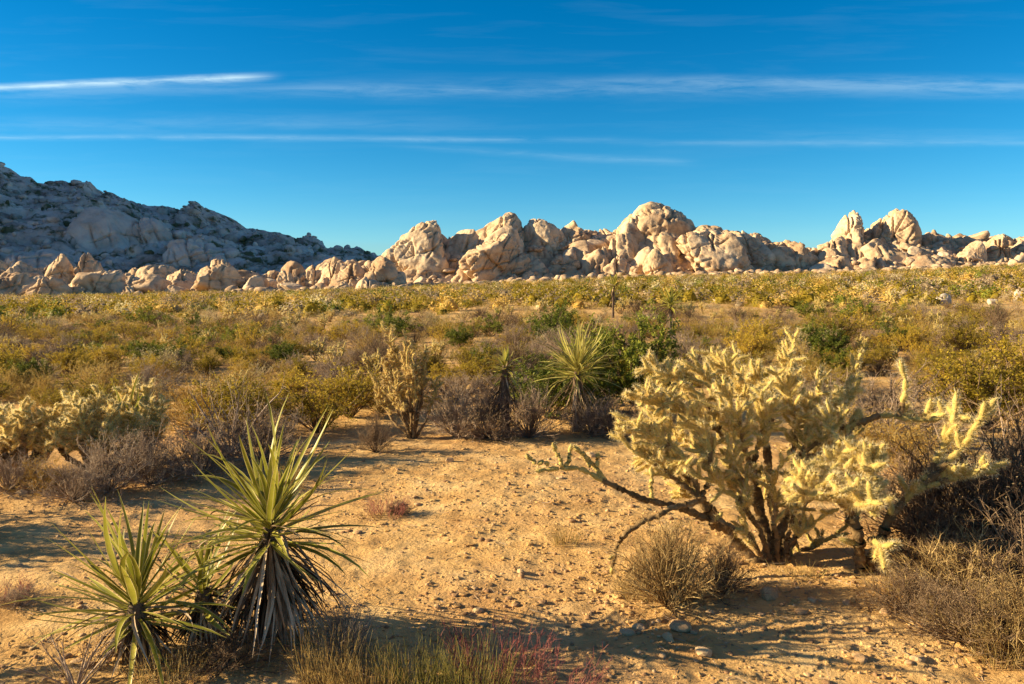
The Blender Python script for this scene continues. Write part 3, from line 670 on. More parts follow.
p = hit(613, 318); yucca('yucca', p, 1.3, 36, .6, 23, 'pale tiny yucca in the far scrub left of the bright green one', skirt=20, wd=.04, low=-.3)

# ------------------------------------------------------------------ chollas
def joints(mb, segs, dens, slen, spine_w=.00085, old=False):
    """segs: list of (p0,p1,r0,r1); spiny sausage-shaped joints. material 0 skin, 1 spines, 2 old bark"""
    for a, b, r0, r1, dn, isold in segs:
        a = np.array(a); b = np.array(b); ln = np.linalg.norm(b-a)
        if ln < 1e-4: continue
        K = 6; t = np.linspace(0, 1, K)
        path = a*(1-t)[:, None]+b*t[:, None]+(rnd_dir(K)*.004)
        rr = r0*(1-t)+r1*t
        if not isold: rr = rr*np.array([.7, .95, 1.05, 1.05, .85, .25])
        else: rr = rr*(1+.16*RG.normal(size=K))
        tubes(mb, path[None], rr[None], 8, 2 if isold else 0)
        n = int(dn*ln*6800*max(.5, (r0+r1)/.04)**.7)
        if n <= 0: continue
        u = RG.uniform(0, 1.03, n); th = RG.uniform(0, 2*math.pi, n)
        ax_ = (b-a)/ln; ref = np.array([1., 0, 0]) if abs(ax_[2]) > .9 else np.array([0, 0, 1.])
        s1 = np.cross(ax_, ref); s1 /= np.linalg.norm(s1); s2 = np.cross(ax_, s1)
        nrm = np.cos(th)[:, None]*s1+np.sin(th)[:, None]*s2
        rad = (r0*(1-u)+r1*u)*.85
        end = u > .93; dirn = norm(nrm+rnd_dir(n)*.55+ax_*np.where(end, 1.2, .25)[:, None])
        base = a+(b-a)*u[:, None]+nrm*rad[:, None]*np.where(end, .5, 1)[:, None]
        L2 = (slen*RG.uniform(.5, 1.15, n))[:, None]; sd_ = norm(np.cross(dirn, rnd_dir(n)))*spine_w
        v = np.stack([base-sd_, base+sd_, base+dirn*L2], 1)
        mb.add(v, np.arange(3*n).reshape(-1, 3), 1)
def bez(pts, n):
    pts = np.array(pts, float); d = np.concatenate([[0], np.cumsum(np.linalg.norm(np.diff(pts, axis=0), axis=1))]); t = np.linspace(0, d[-1], n)
    o = np.stack([np.interp(t, d, pts[:, k]) for k in range(3)], 1)
    for _ in range(2): o[1:-1] = .5*o[1:-1]+.25*(o[:-2]+o[2:])
    return o
def cluster(segs, p, d, lvl, ln=.11, r=.017, dens=.35, spread=.85, up=.22, kids=(1, 3)):
    d = norm(np.array(d)+rnd_dir(1)[0]*.28); l = ln*RG.uniform(.7, 1.2)
    q = p+d*l; segs.append((p, q, r*.9, r, dens, False))
    if lvl <= 0: return
    for k in range(RG.integers(kids[0], kids[1]+1)):
        t = RG.uniform(.55, 1.0); nd_ = norm(d*.75+rnd_dir(1)[0]*spread+np.array([0, 0, up]))
        cluster(segs, p+(q-p)*t, nd_, lvl-1, ln*.92, r*.98, dens, spread, up, kids)
def cholla_branch(root, pts, r0, r1, side=8, side_lvl=1, old_frac=.55, dens=.35, slen=.024, ln=.11, tip_lvl=1, bias=(0, 0, .4), r=.018, mats=('cholla_skin', 'spine', 'cholla_old'), smin=.35, name='branch', label=None, tipspread=.75):
    org = np.array(root.location); n = max(4, int(sum(np.linalg.norm(np.diff(np.array(pts), axis=0), axis=1))/.09)+2)
    P = bez([np.array(q)-org for q in pts], n); P[1:-1] += rnd_dir(n-2)*.010
    segs = []; R_ = np.linspace(r0, r1, n)
    for k in range(n-1):
        f = k/(n-1); segs.append((P[k], P[k+1], R_[k], R_[k+1], dens*(.12 if f < old_frac else .7), f < old_frac))
    for k in range(side):
        t = RG.uniform(smin, .97)*(n-1); i = min(int(t), n-2); p = P[i]+(P[i+1]-P[i])*(t-i); d0 = norm(P[i+1]-P[i])
        cluster(segs, p, norm(d0*.35+rnd_dir(1)[0]*.7+np.array(bias)), side_lvl, ln, r, dens)
    cluster(segs, P[-1], norm(P[-1]-P[-2]), tip_lvl, ln, r, dens, tipspread)
    mb = MB(); joints(mb, segs, dens, slen)
    o = link(name, mb.mesh(name, [M[m] for m in mats]), root)
    if label: o['label'] = label
    return o
def A(px, py, D): return at(px, py, D)
D1 = 4.62
b1 = hit(775, 562); b1_root = empty('cholla', tuple(b1)); tag(b1_root, 'big bright cholla cactus with a crowd of fuzzy pale arms, right of centre', 'cactus')
bx = lambda dx, dy=0: b1+np.array([dx, dy, -.03])
stem_specs = [
 ([bx(-.05), A(763, 520, 4.62), A(752, 470, 4.6)], .034, .028),
 ([bx(.04), A(783, 520, 4.68), A(790, 465, 4.72)], .036, .028),
 ([bx(.0, .05), A(772, 500, 4.8), A(766, 440, 4.85)], .03, .024),
 ([bx(-.08, -.03), A(742, 545, 4.5), A(722, 528, 4.45), A(700, 500, 4.42)], .03, .024)]
for pts, r0, r1 in stem_specs:
    cholla_branch(b1_root, pts, r0, r1, side=1, side_lvl=0, old_frac=1.1, tip_lvl=0, dens=.22, name='stem')
arms = [  # start-of-arm ... tip ; side joints, lvl
 ([A(752, 470, 4.6), A(720, 430, 4.5), A(680, 410, 4.45), A(640, 400, 4.4)], 10, 1),
 ([A(752, 470, 4.6), A(728, 440, 4.6), A(695, 385, 4.6), A(660, 372, 4.6)], 10, 1),
 ([A(752, 470, 4.6), A(735, 420, 4.65), A(712, 385, 4.7), A(700, 368, 4.7)], 10, 1),
 ([A(766, 440, 4.85), A(752, 400, 4.85), A(735, 375, 4.85), A(722, 364, 4.9)], 9, 1),
 ([A(766, 440, 4.85), A(775, 400, 4.85), A(785, 375, 4.8), A(790, 356, 4.8)], 9, 1),
 ([A(766, 440, 4.85), A(768, 410, 5.0), A(760, 390, 5.1), A(755, 380, 5.1)], 9, 1),
 ([A(700, 500, 4.42), A(690, 460, 4.38), A(665, 440, 4.35), A(640, 432, 4.3)], 10, 1),
 ([A(700, 500, 4.42), A(694, 480, 4.5), A(670, 460, 4.5), A(655, 450, 4.5)], 8, 1),
 ([A(700, 500, 4.42), A(715, 470, 4.38), A(710, 440, 4.35), A(700, 425, 4.33)], 9, 1),
 ([A(752, 470, 4.6), A(742, 440, 4.4), A(735, 410, 4.35), A(728, 396, 4.3)], 9, 1),
 ([A(790, 465, 4.72), A(800, 430, 4.6), A(790, 400, 4.5), A(782, 385, 4.5)], 9, 1),
 ([A(790, 465, 4.72), A(815, 430, 4.7), A(822, 405, 4.7), A(818, 396, 4.7)], 9, 1),
 ([A(790, 465, 4.72), A(830, 415, 4.8), A(850, 385, 4.8), A(858, 362, 4.8)], 4, 0),
 ([A(790, 465, 4.72), A(812, 445, 4.5), A(820, 440, 4.42), A(838, 425, 4.4)], 8, 1),
 ([A(783, 520, 4.68), A(800, 500, 4.5), A(815, 480, 4.45), A(825, 470, 4.4)], 7, 1),
 ([A(763, 520, 4.62), A(745, 495, 4.5), A(735, 470, 4.45), A(730, 455, 4.4)], 8, 1),
 ([A(752, 470, 4.6), A(760, 440, 4.5), A(765, 420, 4.4), A(762, 405, 4.4)], 8, 1),
 ([A(700, 500, 4.42), A(680, 480, 4.4), A(655, 462, 4.38), A(632, 450, 4.35)], 7, 1),
 ([A(722, 520, 4.5), A(700, 495, 4.55), A(678, 482, 4.6), A(660, 472, 4.6)], 6, 1),
 ([A(752, 470, 4.6), A(715, 455, 4.7), A(680, 435, 4.8), A(655, 420, 4.85)], 8, 1),
 ([A(790, 465, 4.72), A(810, 455, 4.8), A(835, 450, 4.9), A(850, 440, 4.9)], 7, 1),
 ([bx(.0), A(790, 545, 4.5), A(805, 530, 4.45), A(818, 520, 4.4)], 5, 0),
 ([bx(.0), A(800, 552, 4.7), A(825, 545, 4.7), A(835, 535, 4.7)], 5, 0),
 ([bx(-.05), A(755, 550, 4.45), A(748, 535, 4.4), A(745, 520, 4.4)], 4, 0),
 ([bx(.05), A(790, 520, 4.5), A(800, 500, 4.45), A(805, 478, 4.4)], 6, 1),
 ([bx(.02), A(775, 520, 4.45), A(772, 495, 4.4), A(778, 470, 4.35)], 6, 0),
 ([bx(.0), A(765, 540, 4.5), A(740, 500, 4.4), A(715, 480, 4.35), A(690, 472, 4.3)], 7, 1),
 ([bx(-.03), A(765, 510, 4.7), A(750, 470, 4.9), A(725, 440, 5.0), A(712, 420, 5.0)], 7, 1),
 ([bx(.06), A(800, 520, 4.8), A(815, 480, 4.9), A(812, 440, 5.0)], 7, 1)]
for i, (pts, sd_, lv) in enumerate(arms):
    left = i in (0, 1, 2, 6, 7)
    cholla_branch(b1_root, pts, .017, .012, side=max(4, int(sd_*2.1)), side_lvl=lv, old_frac=.58, bias=(-.6, 0, .4) if left else (-.12, 0, .6), tip_lvl=1 if i != 12 else 0, ln=.10, r=.0115, slen=.023, tipspread=.8)
# long drooping arm on the left
cholla_branch(b1_root, [A(722, 528, 4.45), A(696, 512, 4.4), A(655, 500, 4.35), A(628, 497, 4.3), A(605, 480, 4.3), A(588, 466, 4.3), A(560, 467, 4.28), A(545, 470, 4.27)], .021, .013, side=0, old_frac=.62, tip_lvl=0, r=.0135, ln=.07, dens=.24, slen=.016, label='long bare arm reaching left over the sand')
for pts in ([A(590, 466, 4.3), A(581, 452, 4.3)], [A(562, 467, 4.28), A(556, 452, 4.28)], [A(549, 465, 4.28), A(532, 460, 4.28)], [A(606, 480, 4.3), A(580, 452, 4.32)], [A(652, 500, 4.35), A(652, 478, 4.35)], [A(566, 466, 4.28), A(570, 452, 4.3)], [A(600, 478, 4.3), A(597, 460, 4.3)]):
    cholla_branch(b1_root, pts, .012, .013, side=0, old_frac=-1, tip_lvl=0, r=.0135, ln=.06, dens=.26, slen=.016)
cholla_branch(b1_root, [A(705, 498, 4.42), A(680, 505, 4.3), A(650, 520, 4.25), A(622, 528, 4.2), A(614, 545, 4.2), A(612, 566, 4.2)], .019, .011, side=2, side_lvl=0, old_frac=.9, tip_lvl=0, dens=.2, ln=.05, r=.011)
cholla_branch(b1_root, [A(712, 528, 4.43), A(706, 520, 4.4), A(720, 515, 4.35), A(735, 528, 4.3)], .016, .012, side=2, side_lvl=0, old_frac=.8, tip_lvl=0, dens=.2, ln=.06, r=.012)

b2 = hit(862, 572); b2_root = empty('cholla', tuple(b2)); tag(b2_root, 'second cholla with long spiny arms reaching to the right edge, right of the big one', 'cactus')
D2 = 4.25
cholla_branch(b2_root, [b2+[0, 0, -.03], A(862, 545, D2), A(850, 515, D2)], .034, .028, side=2, side_lvl=0, old_frac=1.1, tip_lvl=0, dens=.22, name='stem')
cholla_branch(b2_root, [b2+[.02, .02, -.03], A(880, 540, D2), A(900, 505, D2)], .032, .026, side=1, side_lvl=0, old_frac=1.1, tip_lvl=0, dens=.22, name='stem')
arms2 = [
 ([A(850, 515, D2), A(835, 495, D2-.1), A(812, 490, D2-.15), A(800, 495, D2-.2)], 8, 1, 0),
 ([A(850, 515, D2), A(845, 490, D2), A(838, 470, D2), A(832, 460, D2)], 9, 1, 0),
 ([A(850, 515, D2), A(862, 495, D2-.05), A(870, 475, D2-.1), A(866, 462, D2-.1)], 9, 1, 0),
 ([A(850, 515, D2), A(850, 505, D2-.2), A(855, 500, D2-.3), A(862, 505, D2-.35)], 9, 1, 0),
 ([A(870, 540, D2), A(885, 545, D2-.2), A(880, 555, D2-.25), A(884, 560, D2-.3)], 3, 0, 0),
 ([A(890, 515, D2), A(905, 495, D2), A(930, 484, D2), A(958, 474, D2)], 3, 0, 0),
 ([A(935, 483, D2), A(960, 475, D2), A(985, 470, D2)], 4, 0, 0),
 ([A(925, 484, D2), A(948, 462, D2), A(968, 435, D2), A(986, 412, D2)], 3, 0, 0),
 ([A(925, 484, D2), A(940, 455, D2+.1), A(950, 430, D2+.1), A(955, 412, D2+.1)], 4, 0, 0),
 ([A(850, 515, D2), A(846, 450, 4.6), A(842, 430, 4.7), A(870, 415, 4.7), A(900, 417, 4.6), A(925, 420, 4.5)], 6, 0, 1),
 ([A(900, 417, 4.6), A(904, 398, 4.6), A(905, 378, 4.6)], 0, 0, 0),
 ([A(908, 418, 4.6), A(935, 412, 4.55), A(962, 420, 4.5)], 6, 0, 0),
 ([A(842, 430, 4.7), A(836, 410, 4.7), A(845, 398, 4.75)], 5, 1, 0)]
for pts, sd_, lv, of in arms2:
    cholla_branch(b2_root, pts, .019, .016, side=int(sd_*1.9), side_lvl=lv, old_frac=.75 if of else .25, bias=(.1, 0, .6), tip_lvl=0, r=.0165, slen=.03, dens=.36, ln=.10, smin=.3)

def small_cholla(loc, hgt, wid, n, seed, label, mats=('cholla_skin', 'spine', 'cholla_old'), dens=.40, ln=.085, r=.0115, slen=.024, lvl=1, side=7, stem_r=.026, asym=0):
    global RG
    keep = RG; RG = np.random.default_rng(seed)
    root = empty('cholla', tuple(loc)); 
    if label: tag(root, label, 'cactus')
    base = np.array(loc)
    for k in range(n):
        az = RG.uniform(0, 6.28); rad = wid*math.sqrt(RG.uniform(.02, 1)); tip = base+np.array([math.cos(az)*rad+asym*hgt, math.sin(az)*rad*.6, hgt*RG.uniform(.7, 1)*(1-.35*(rad/wid)**2)])
        mid = base*.5+tip*.5+np.array([(tip-base)[0]*.15, 0, -.05*hgt])
        cholla_branch(root, [base+[RG.normal()*.02, RG.normal()*.02, -.03], mid, tip], stem_r, stem_r*.6, side=side, side_lvl=lvl, old_frac=.6, tip_lvl=1, dens=dens, mats=mats, ln=ln, r=r, slen=slen, smin=.45)
    RG = keep; return root
small_cholla(hit(92, 470), .70, .44, 17, 31, 'yellow cholla clump nearer its right half at the left edge of the photo', side=17)
small_cholla(hit(20, 474), .62, .6, 18, 32, 'yellow cholla clump cut by the left edge of the photo', side=17)
small_cholla(hit(142, 462), .74, .24, 9, 33, 'small upright cholla at the right end of the yellow clumps', side=15)
small_cholla(hit(414, 438), 1.1, .42, 15, 34, 'dull brown half dead cholla tree standing behind the sand, left of centre', mats=('cholla_skin', 'spine_dull', 'cholla_old'), dens=.4, side=16, ln=.07, slen=.022, r=.0095, stem_r=.016, asym=-.14)
# small chollas out on the flat
CM = []
for s in (41, 42, 43):
    r_ = small_cholla((0, 0, 0), .8, .42, 6, s, None, dens=.14, side=8, slen=.032, r=.015, ln=.11); meshes = []
    mb = MB()
    for ch in list(r_.children):
        me = ch.data; v = np.zeros(len(me.vertices)*3); me.vertices.foreach_get('co', v); v = v.reshape(-1, 3)
        lt = np.zeros(len(me.polygons), int); me.polygons.foreach_get('loop_total', lt); li = np.zeros(len(me.loops), int); me.loops.foreach_get('vertex_index', li); mi = np.zeros(len(me.polygons), int); me.polygons.foreach_get('material_index', mi)
        n3 = int((lt == 3).sum()); st = np.concatenate([[0], np.cumsum(lt)[:-1]])
        f3 = np.stack([li[st[lt == 3]+k] for k in range(3)], 1); f4 = np.stack([li[st[lt == 4]+k] for k in range(4)], 1)
        off = mb.n; mb.v.append(v); mb.n += len(v); mb.f3.append(f3+off); mb.m3.append(mi[lt == 3]); mb.f4.append(f4+off); mb.m4.append(mi[lt == 4])
        bpy.data.objects.remove(ch)
    bpy.data.objects.remove(r_)
    CM.append(mb.mesh('cholla', [M['cholla_skin'], M['spine'], M['cholla_old']]))

# ------------------------------------------------------------------ hand-placed shrubs
HS = [  # kind, seed, px, py(base), scale (x,y,z), label
 ('grey', 1, 74, 500, (.42, .4, .30), 'low grey dry shrub at the sand edge, left of the foreground yucca'),
 ('grey', 2, 108, 492, (.50, .4, .42), 'grey twiggy shrub in front of the yellow cholla clumps'),
 ('grey', 3, 150, 484, (.5, .45, .46), 'grey brown twiggy shrub behind and left of the big yucca'),
 ('gold', 1, 40, 492, (.36, .35, .28), 'brown low shrub under the left end of the yellow chollas'),
 ('grey', 1, 8, 490, (.4, .4, .3), 'reddish grey shrub at the left edge below the chollas'),
 ('grey', 2, 200, 478, (.55, .5, .46), 'grey shrub directly behind the top leaves of the big yucca'),
 ('grey', 3, 262, 462, (.6, .55, .52), 'grey brown shrub right behind the yucca crown'),
 ('brown', 1, 376, 452, (.26, .26, .36), 'small dark bush at the left foot of the dead cholla tree'),
 ('grey', 2, 455, 436, (.60, .5, .5), 'purple grey shrub right of the dead cholla tree'),
 ('grey', 1, 488, 438, (.55, .5, .52), 'purple grey shrub left of the thin trunked yucca'),
 ('grey', 3, 530, 438, (.55, .5, .58), 'dense grey shrub between the two yuccas behind the sand'),
 ('grey', 1, 612, 436, (.55, .5, .44), 'pinkish grey shrub right of the tall yucca trunk'),
 ('brown', 2, 645, 440, (.5, .5, .42), 'dark brown low shrub between tall yucca and big cholla'),
 ('grey', 2, 590, 434, (.45, .4, .4), 'grey shrub touching the tall yucca trunk'),
 ('green', 1, 640, 408, (1.2, 1.0, 1.15), 'dark green dense bush behind the tall yucca'),
 ('green', 2, 605, 412, (1.0, .9, .85), 'dark green bush lower left of the taller dark green bush'),
 ('green', 3, 548, 418, (.9, .8, .70), 'brighter green bush just left of the tall yucca'),
 ('creosote', 1, 655, 418, (.9, .9, .75), 'yellow green bush below the dark green one'),
 ('creosote', 2, 350, 418, (.9, .9, .62), 'olive bush left of the dead cholla tree'),
 ('creosote', 3, 240, 440, (1.0, .9, .62), 'olive creosote bush above the big yucca crown'),
 ('creosote', 1, 318, 432, (.9, .9, .62), 'low olive bush right of the yucca top leaves'),
 ('gold', 2, 200, 430, (.9, .9, .66), 'golden brown bush behind the right end of the yellow chollas'),
 ('thatch', 3, 668, 604, (.37, .37, .42), 'round dry bush with straw twigs under the big cholla'),
 ('brown', 1, 722, 592, (.26, .26, .26), 'dark small bush filling in right beside the round dry bush'),
 ('brown', 2, 925, 535, (.8, .8, .62), 'dark dead brush behind the second cholla'),
 ('brown', 3, 985, 560, (.8, .8, .66), 'dark tangled dead shrub at the right below the cholla arm'),
 ('brown', 1, 1035, 545, (.85, .8, .85), 'dark twiggy shrub at the right edge behind the pale brush'),
 ('bare', 1, 1012, 520, (.75, .7, .98), 'tall leafless shrub with thin stems rising at the right edge'),
 ('brown', 1, 905, 612, (.34, .3, .22), 'low grey twig heap at the foot of the second cholla'),
 ('brown', 2, 960, 640, (.40, .36, .28), 'dry grey brown tangle at the lower right'),
 ('thatch', 3, 1020, 655, (.36, .34, .34), 'pale tangle of twigs in the lower right corner'),
 ('brown', 3, 1035, 610, (.6, .5, .5), 'grey tangle leaving the frame at the right'),
 ('thatch', 2, 965, 600, (.5, .45, .34), 'straw coloured dry brush between the dark shrub and the corner tangle'),
 ('brown', 1, 925, 575, (.5, .45, .4), 'dark brush right under the end of the second cholla stems'),
 ('gold', 2, 905, 470, (.75, .75, .5), 'golden orange brush seen between the arms of the second cholla'),
 ('gold', 1, 850, 455, (.8, .8, .5), 'golden brush seen behind the joint of both chollas'),
 ('grey', 1, 880, 440, (1.2, 1.1, .75), 'grey bush behind the upright fuzzy arm at the right'),
 ('creosote', 2, 985, 430, (1.3, 1.2, .85), 'olive yellow bush behind the right cholla arms'),
 ('creosote', 3, 1030, 420, (1.5, 1.3, 1.0), 'olive yellow bush at the right edge'),
 ('bare', 2, 232, 455, (.7, .7, 1.0), 'leafless pale stems sticking up behind the yucca crown'),
 ('bare', 3, 76, 690, (.34, .3, .30), 'leafless brown twigs in the lower left corner'),
 ('grey', 3, 20, 605, (.16, .16, .11), 'pinkish low tuft at the left edge of the sand'),
 ('brown', 3, 400, 514, (.14, .14, .10), 'small grey mat plant beside the reddish tuft'),
 ('gold', 3, 290, 490, (.22, .2, .22), 'golden tuft seen right behind the yucca leaves'),
 ('grey', 1, 345, 655, (.20, .2, .24), 'dead grey branch heap at the right foot of the big yucca'),
 ('brown', 1, 225, 668, (.3, .3, .14), 'dark dead litter mound between the foreground yuccas'),
]
for kind, seed, px, py, sc, lab in HS: shrub(kind, seed, hit(px, py) if py < 690 else hit(px, py)+[0, 0, 0], sc, px*.37, lab)
# shrub left outside the frame whose shadow lies on the sandy track
for x, y, s in [(-2.95, 3.1, .42), (-4.9, 5.0, .85), (-4.5, 4.7, .6)]:
    o = shrub('creosote', 1, (x, y, float(ground_z(x, y))), (s, s*.8, s*1.05), x, None); pend(o, 'olive bush', 'shrub', 'beside the sandy track', 'bushes left of the frame')

def tuft(name, loc, n, hgt, wid, matn, seed, label, cat, spread=.5, r=.0014, bend=.12):
    global RG
    keep = RG; RG = np.random.default_rng(seed)
    a = RG.uniform(0, 6.28, n); q = np.sqrt(RG.uniform(0, 1, n))*wid
    b = np.stack([np.cos(a)*q, np.sin(a)*q*.6, np.zeros(n)-.01], -1)
    d = norm(np.stack([np.cos(a)*spread*RG.uniform(0, 1, n), np.sin(a)*spread*RG.uniform(0, 1, n), np.ones(n)], -1)+rnd_dir(n)*.2)
    p = grow(b, d, hgt*RG.uniform(.45, 1.05, n), 5, bend, -.03); mb = MB(); tubes(mb, p, np.linspace(1, .3, 5)[None]*r*RG.uniform(.6, 1.3, (n, 1)), 3)
    if matn == 'twig_red':
        b1_, d1_, _ = spawn(p, 4, .3, 1, .7, .1); tubes(mb, grow(b1_, d1_, hgt*RG.uniform(.1, .3, len(b1_)), 3, .3), np.linspace(.9, .4, 3)[None]*r*.8*np.ones((len(b1_), 1)), 3)
    o = link(name, mb.mesh(name, [M[matn]])); o.location = tuple(loc); tag(o, label, cat); RG = keep; return o
tuft('grass_tuft', hit(425, 684)+[0, -.05, 0], 230, .23, .17, 'greengrass', 1, 'yellow green grass tuft at the bottom edge, left of the red stems', 'grass', .45)
tuft('grass_tuft', hit(475, 684)+[0, -.1, 0], 200, .24, .15, 'greengrass', 2, 'yellow green grass tuft mixed with red stems at the bottom edge', 'grass', .5)
tuft('grass_tuft', hit(375, 684)+[0, -.1, 0], 200, .19, .15, 'straw', 3, 'straw coloured tuft at the bottom edge nearest the big yucca', 'grass', .6)
tuft('red_stemmed_plant', hit(497, 675), 120, .22, .17, 'twig_red', 4, 'dark red thin stemmed plant at the bottom centre', 'plant', .8)
tuft('red_stemmed_plant', hit(545, 684)+[0, -.1, 0], 70, .18, .2, 'twig_red', 5, 'sparse red stems at the bottom right of the grass tuft', 'plant', 1.0)
tuft('red_stemmed_plant', hit(388, 515), 80, .16, .14, 'twig_red', 6, 'pinkish red low plant on the sand right of the big yucca', 'plant', .9)
tuft('grass_tuft', hit(372, 518), 60, .08, .09, 'straw', 7, 'orange dry tuft left of the pinkish plant', 'grass', .9)
tuft('grass_tuft', hit(566, 545), 90, .15, .08, 'straw', 8, 'small straw tuft alone on the sand left of the big cholla', 'grass', .6)
tuft('grass_tuft', hit(330, 684), 160, .26, .12, 'straw', 9, 'pale dry stalks at the bottom, right below the big yucca', 'grass', .4)
tuft('grass_tuft', hit(942, 630), 130, .20, .08, 'straw', 10, 'upright straw stalks in the lower right tangle', 'grass', .5)
tuft('grass_tuft', hit(1008, 660), 150, .26, .14, 'straw', 11, 'pale straw stalks in the lower right corner', 'grass', .5)
tuft('grass_tuft', hit(890, 590), 120, .14, .13, 'straw', 12, 'low straw fringe below the second cholla', 'grass', .8)
tuft('grass_tuft', hit(640, 596), 160, .15, .12, 'straw', 13, 'straw fringe on the left of the round dry bush', 'grass', .9)
tuft('grass_tuft', hit(800, 575), 90, .10, .15, 'straw', 14, 'thin straw around the stems of the big cholla', 'grass', .9)
tuft('grass_tuft', hit(165, 684), 120, .2, .14, 'straw', 15, 'dry stalks at the bottom under the smaller yucca', 'grass', .6)
tuft('red_stemmed_plant', hit(5, 600), 70, .15, .12, 'twig_red', 16, 'pinkish plant cut by the left edge above the corner twigs', 'plant', .9)

# ------------------------------------------------------------------ the scrub on the flat
placed = [(hit(px, py)[:2], .45*sc[0]) for _, _, px, py, sc, _ in HS if py < 470]
kinds = ['creosote', 'gold', 'grey', 'pale', 'brown', 'cholla', 'green']; prob = [.30, .20, .2, .10, .09, .06, .05]
limit = {'creosote': 292, 'gold': 292, 'grey': 270, 'pale': 285, 'brown': 170, 'cholla': 150, 'green': 90}
DESC = {'creosote': 'olive bush', 'gold': 'golden brush', 'grey': 'grey dry shrub', 'pale': 'pale shrub', 'brown': 'dark shrub', 'cholla': 'yellow cholla', 'green': 'green bush'}
cntk = {k: 0 for k in kinds}; D = 8.6; pts = []
cell = {}
def free(x, y, r):
    i, j = int(x//2), int(y//2)
    for a in (-1, 0, 1):
        for b in (-1, 0, 1):
            for (u, v, rr) in cell.get((i+a, j+b), []):
                if (u-x)**2+(v-y)**2 < ((r+rr)*.62)**2: return False
    return True
for (xy, r) in placed: cell.setdefault((int(xy[0]//2), int(xy[1]//2)), []).append((xy[0], xy[1], r))
cand = []
for _ in range(12500):
    y = 8.8+(72-8.8)*RG.uniform(0, 1)**.62; x = RG.uniform(-.78, .78)*y
    cand.append((y, x))
cand.sort()
openn = lambda x, y: float(fbm(P2(np.array([x]), np.array([y*1.9]), .11), 2, 200)[0])
for y, x in cand:
    pxx = 512+F*x/y
    if y < 10 and 300 < pxx < 1010 and RG.uniform() < .35: continue
    if openn(x, y) > .36: continue
    k = RG.choice(kinds, p=prob)
    if cntk[k] >= limit[k]: continue
    s = float(np.clip(RG.lognormal(-.56, .42), .24, 1.2))*{'creosote': .82, 'gold': .7, 'grey': .75, 'pale': .7, 'brown': .7, 'cholla': .95, 'green': .95}[k]
    if y < 12: s = min(s, .72)
    if not free(x, y, s*.55): continue
    cell.setdefault((int(x//2), int(y//2)), []).append((x, y, s*.55)); cntk[k] += 1
    z = float(ground_z(x, y)); wd = s*RG.uniform(.8, 1.2)
    sc = (wd, wd, s*RG.uniform(.65, .95))
    if k == 'cholla':
        o = put(CM[RG.integers(3)], 'cholla', (x, y, z), (s, s, s*.95), (0, 0, RG.uniform(0, 6.28)))
    elif y < 20:
        o = shrub(k, int(RG.integers(1, 4)), (x, y, z), sc, RG.uniform(0, 6.28))
    else:
        o = put(shrub_single(k, int(RG.integers(1, 4))), NAME[k], (x, y, z), sc, (0, 0, RG.uniform(0, 6.28)))
    band = 'just behind the sand' if y < 14 else ('in the near scrub' if y < 22 else ('in the middle scrub' if y < 31 else ('in the outer scrub' if y < 42 else ('in the far scrub' if y < 55 else 'in the farthest scrub'))))
    pend(o, DESC[k], 'cactus' if k == 'cholla' else 'shrub', band, 'scrub plants scattered over the flat')
print('scrub individuals', cntk)
# far scrub: too many to count
def lowvar(kind, seed, nleaf=110):
    """a far small bush: leaf flecks through a low mound, twiggy at the rim"""
    rg = np.random.default_rng(seed); n = nleaf
    d = norm(rg.normal(size=(n, 3))); d[:, 2] = np.abs(d[:, 2]); r = rg.uniform(.35, 1, n)**.5*(1+.25*rg.normal(size=n)*.6)
    pos = d*r[:, None]*np.array([.62, .62, .8]); a = norm(d+rg.normal(size=(n, 3))*.8); b = norm(np.cross(a, rg.normal(size=(n, 3)))); s = rg.uniform(.07, .15, n)[:, None]
    v = np.stack([pos, pos+a*s*.5+b*s*.3, pos+a*s, pos+a*s*.5-b*s*.3], 1).reshape(-1, 3)
    cv, cf = ico(2); cc = cv*(1+.9*fbm(cv*2.6+seed, 3, seed, .7))[:, None]*np.array([.30, .30, .36])+np.array([0, 0, .12])
    return [(v, np.arange(n*4).reshape(-1, 4), 0), (cc, cf, 0)]
FM = [('leaf_olive', .36), ('leaf_gold', .2), ('leaf_pale', .06), ('leaf_grey', .26), ('leaf_green', .12)]
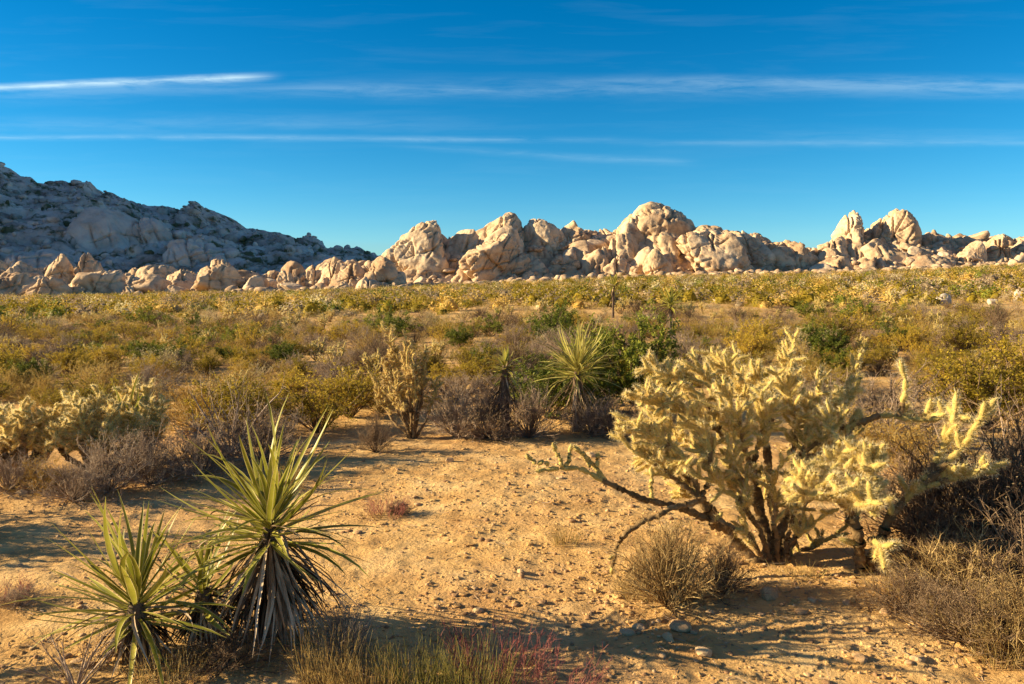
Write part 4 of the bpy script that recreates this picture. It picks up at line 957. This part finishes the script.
for nm, fr in FM:
    var = [lowvar(nm, 500+i, 230) for i in range(5)]; sp = []
    n = int(7600*fr)
    yv = 37+(177-37)*RG.uniform(0, 1, n)**.75; xv = RG.uniform(-.78, .78, n)*yv
    op = fbm(P2(xv, yv*1.9, .11), 2, 200); ok = op < .40
    zv = ground_z(xv, yv, False)
    for x, y, z in zip(xv[ok], yv[ok], zv[ok]):
        s = float(np.clip(RG.lognormal(-.3, .45), .3, 1.35)); sp.append((RG.integers(5), (x, y, z-.03), (s*1.15, s*1.15, s*.95), RG.uniform(0, 6.28)))
    tag(merged({'leaf_olive': 'olive_scrub', 'leaf_gold': 'golden_scrub', 'leaf_pale': 'pale_scrub', 'leaf_grey': 'grey_scrub', 'leaf_green': 'green_scrub'}[nm], [M[nm]], var, sp, True), kind='stuff')
# dry grass and low litter between the bushes
n = 16000; yv = 8.2+(60-8.2)*RG.uniform(0, 1, n)**.8; xv = RG.uniform(-.78, .78, n)*yv; zv = ground_z(xv, yv)
cl = fbm(P2(xv, yv, .5), 2, 210) > -.15; xv, yv, zv = xv[cl], yv[cl], zv[cl]; n = len(xv)
idx = np.repeat(np.arange(n), 7); m = len(idx)
b = np.stack([xv[idx], yv[idx], zv[idx]-.01], -1)+RG.normal(size=(m, 3))*np.array([.07, .07, 0]); d = norm(rnd_dir(m)*.8+np.array([0, 0, 1.]))
p = grow(b, d, RG.uniform(.06, .26, m), 3, .3); mb = MB(); tubes(mb, p, np.array([[1, .8, .3]])*np.maximum(.0016, b[:, 1:2]*.00016), 3)
tag(link('dry_grass', mb.mesh('dry_grass', [M['straw']])), kind='stuff')
# scattered dead twigs and bits on the near sand
n = 6000; yv = 2.9+RG.uniform(0, 1, n)*6.5; xv = RG.uniform(-.75, .75, n)*yv; b = np.stack([xv, yv, ground_z(xv, yv)+.004], -1); d = rnd_dir(n)*np.array([1, 1, .12])
mb = MB(); tubes(mb, grow(b, d, RG.uniform(.015, .09, n), 3, .2), np.array([[1, .9, .5]])*RG.uniform(.0006, .0018, (n, 1)), 3)
tag(link('twig_litter', mb.mesh('twig_litter', [M['twig_grey']])), kind='stuff')
flush_labels()
print('objects', len(bpy.data.objects))
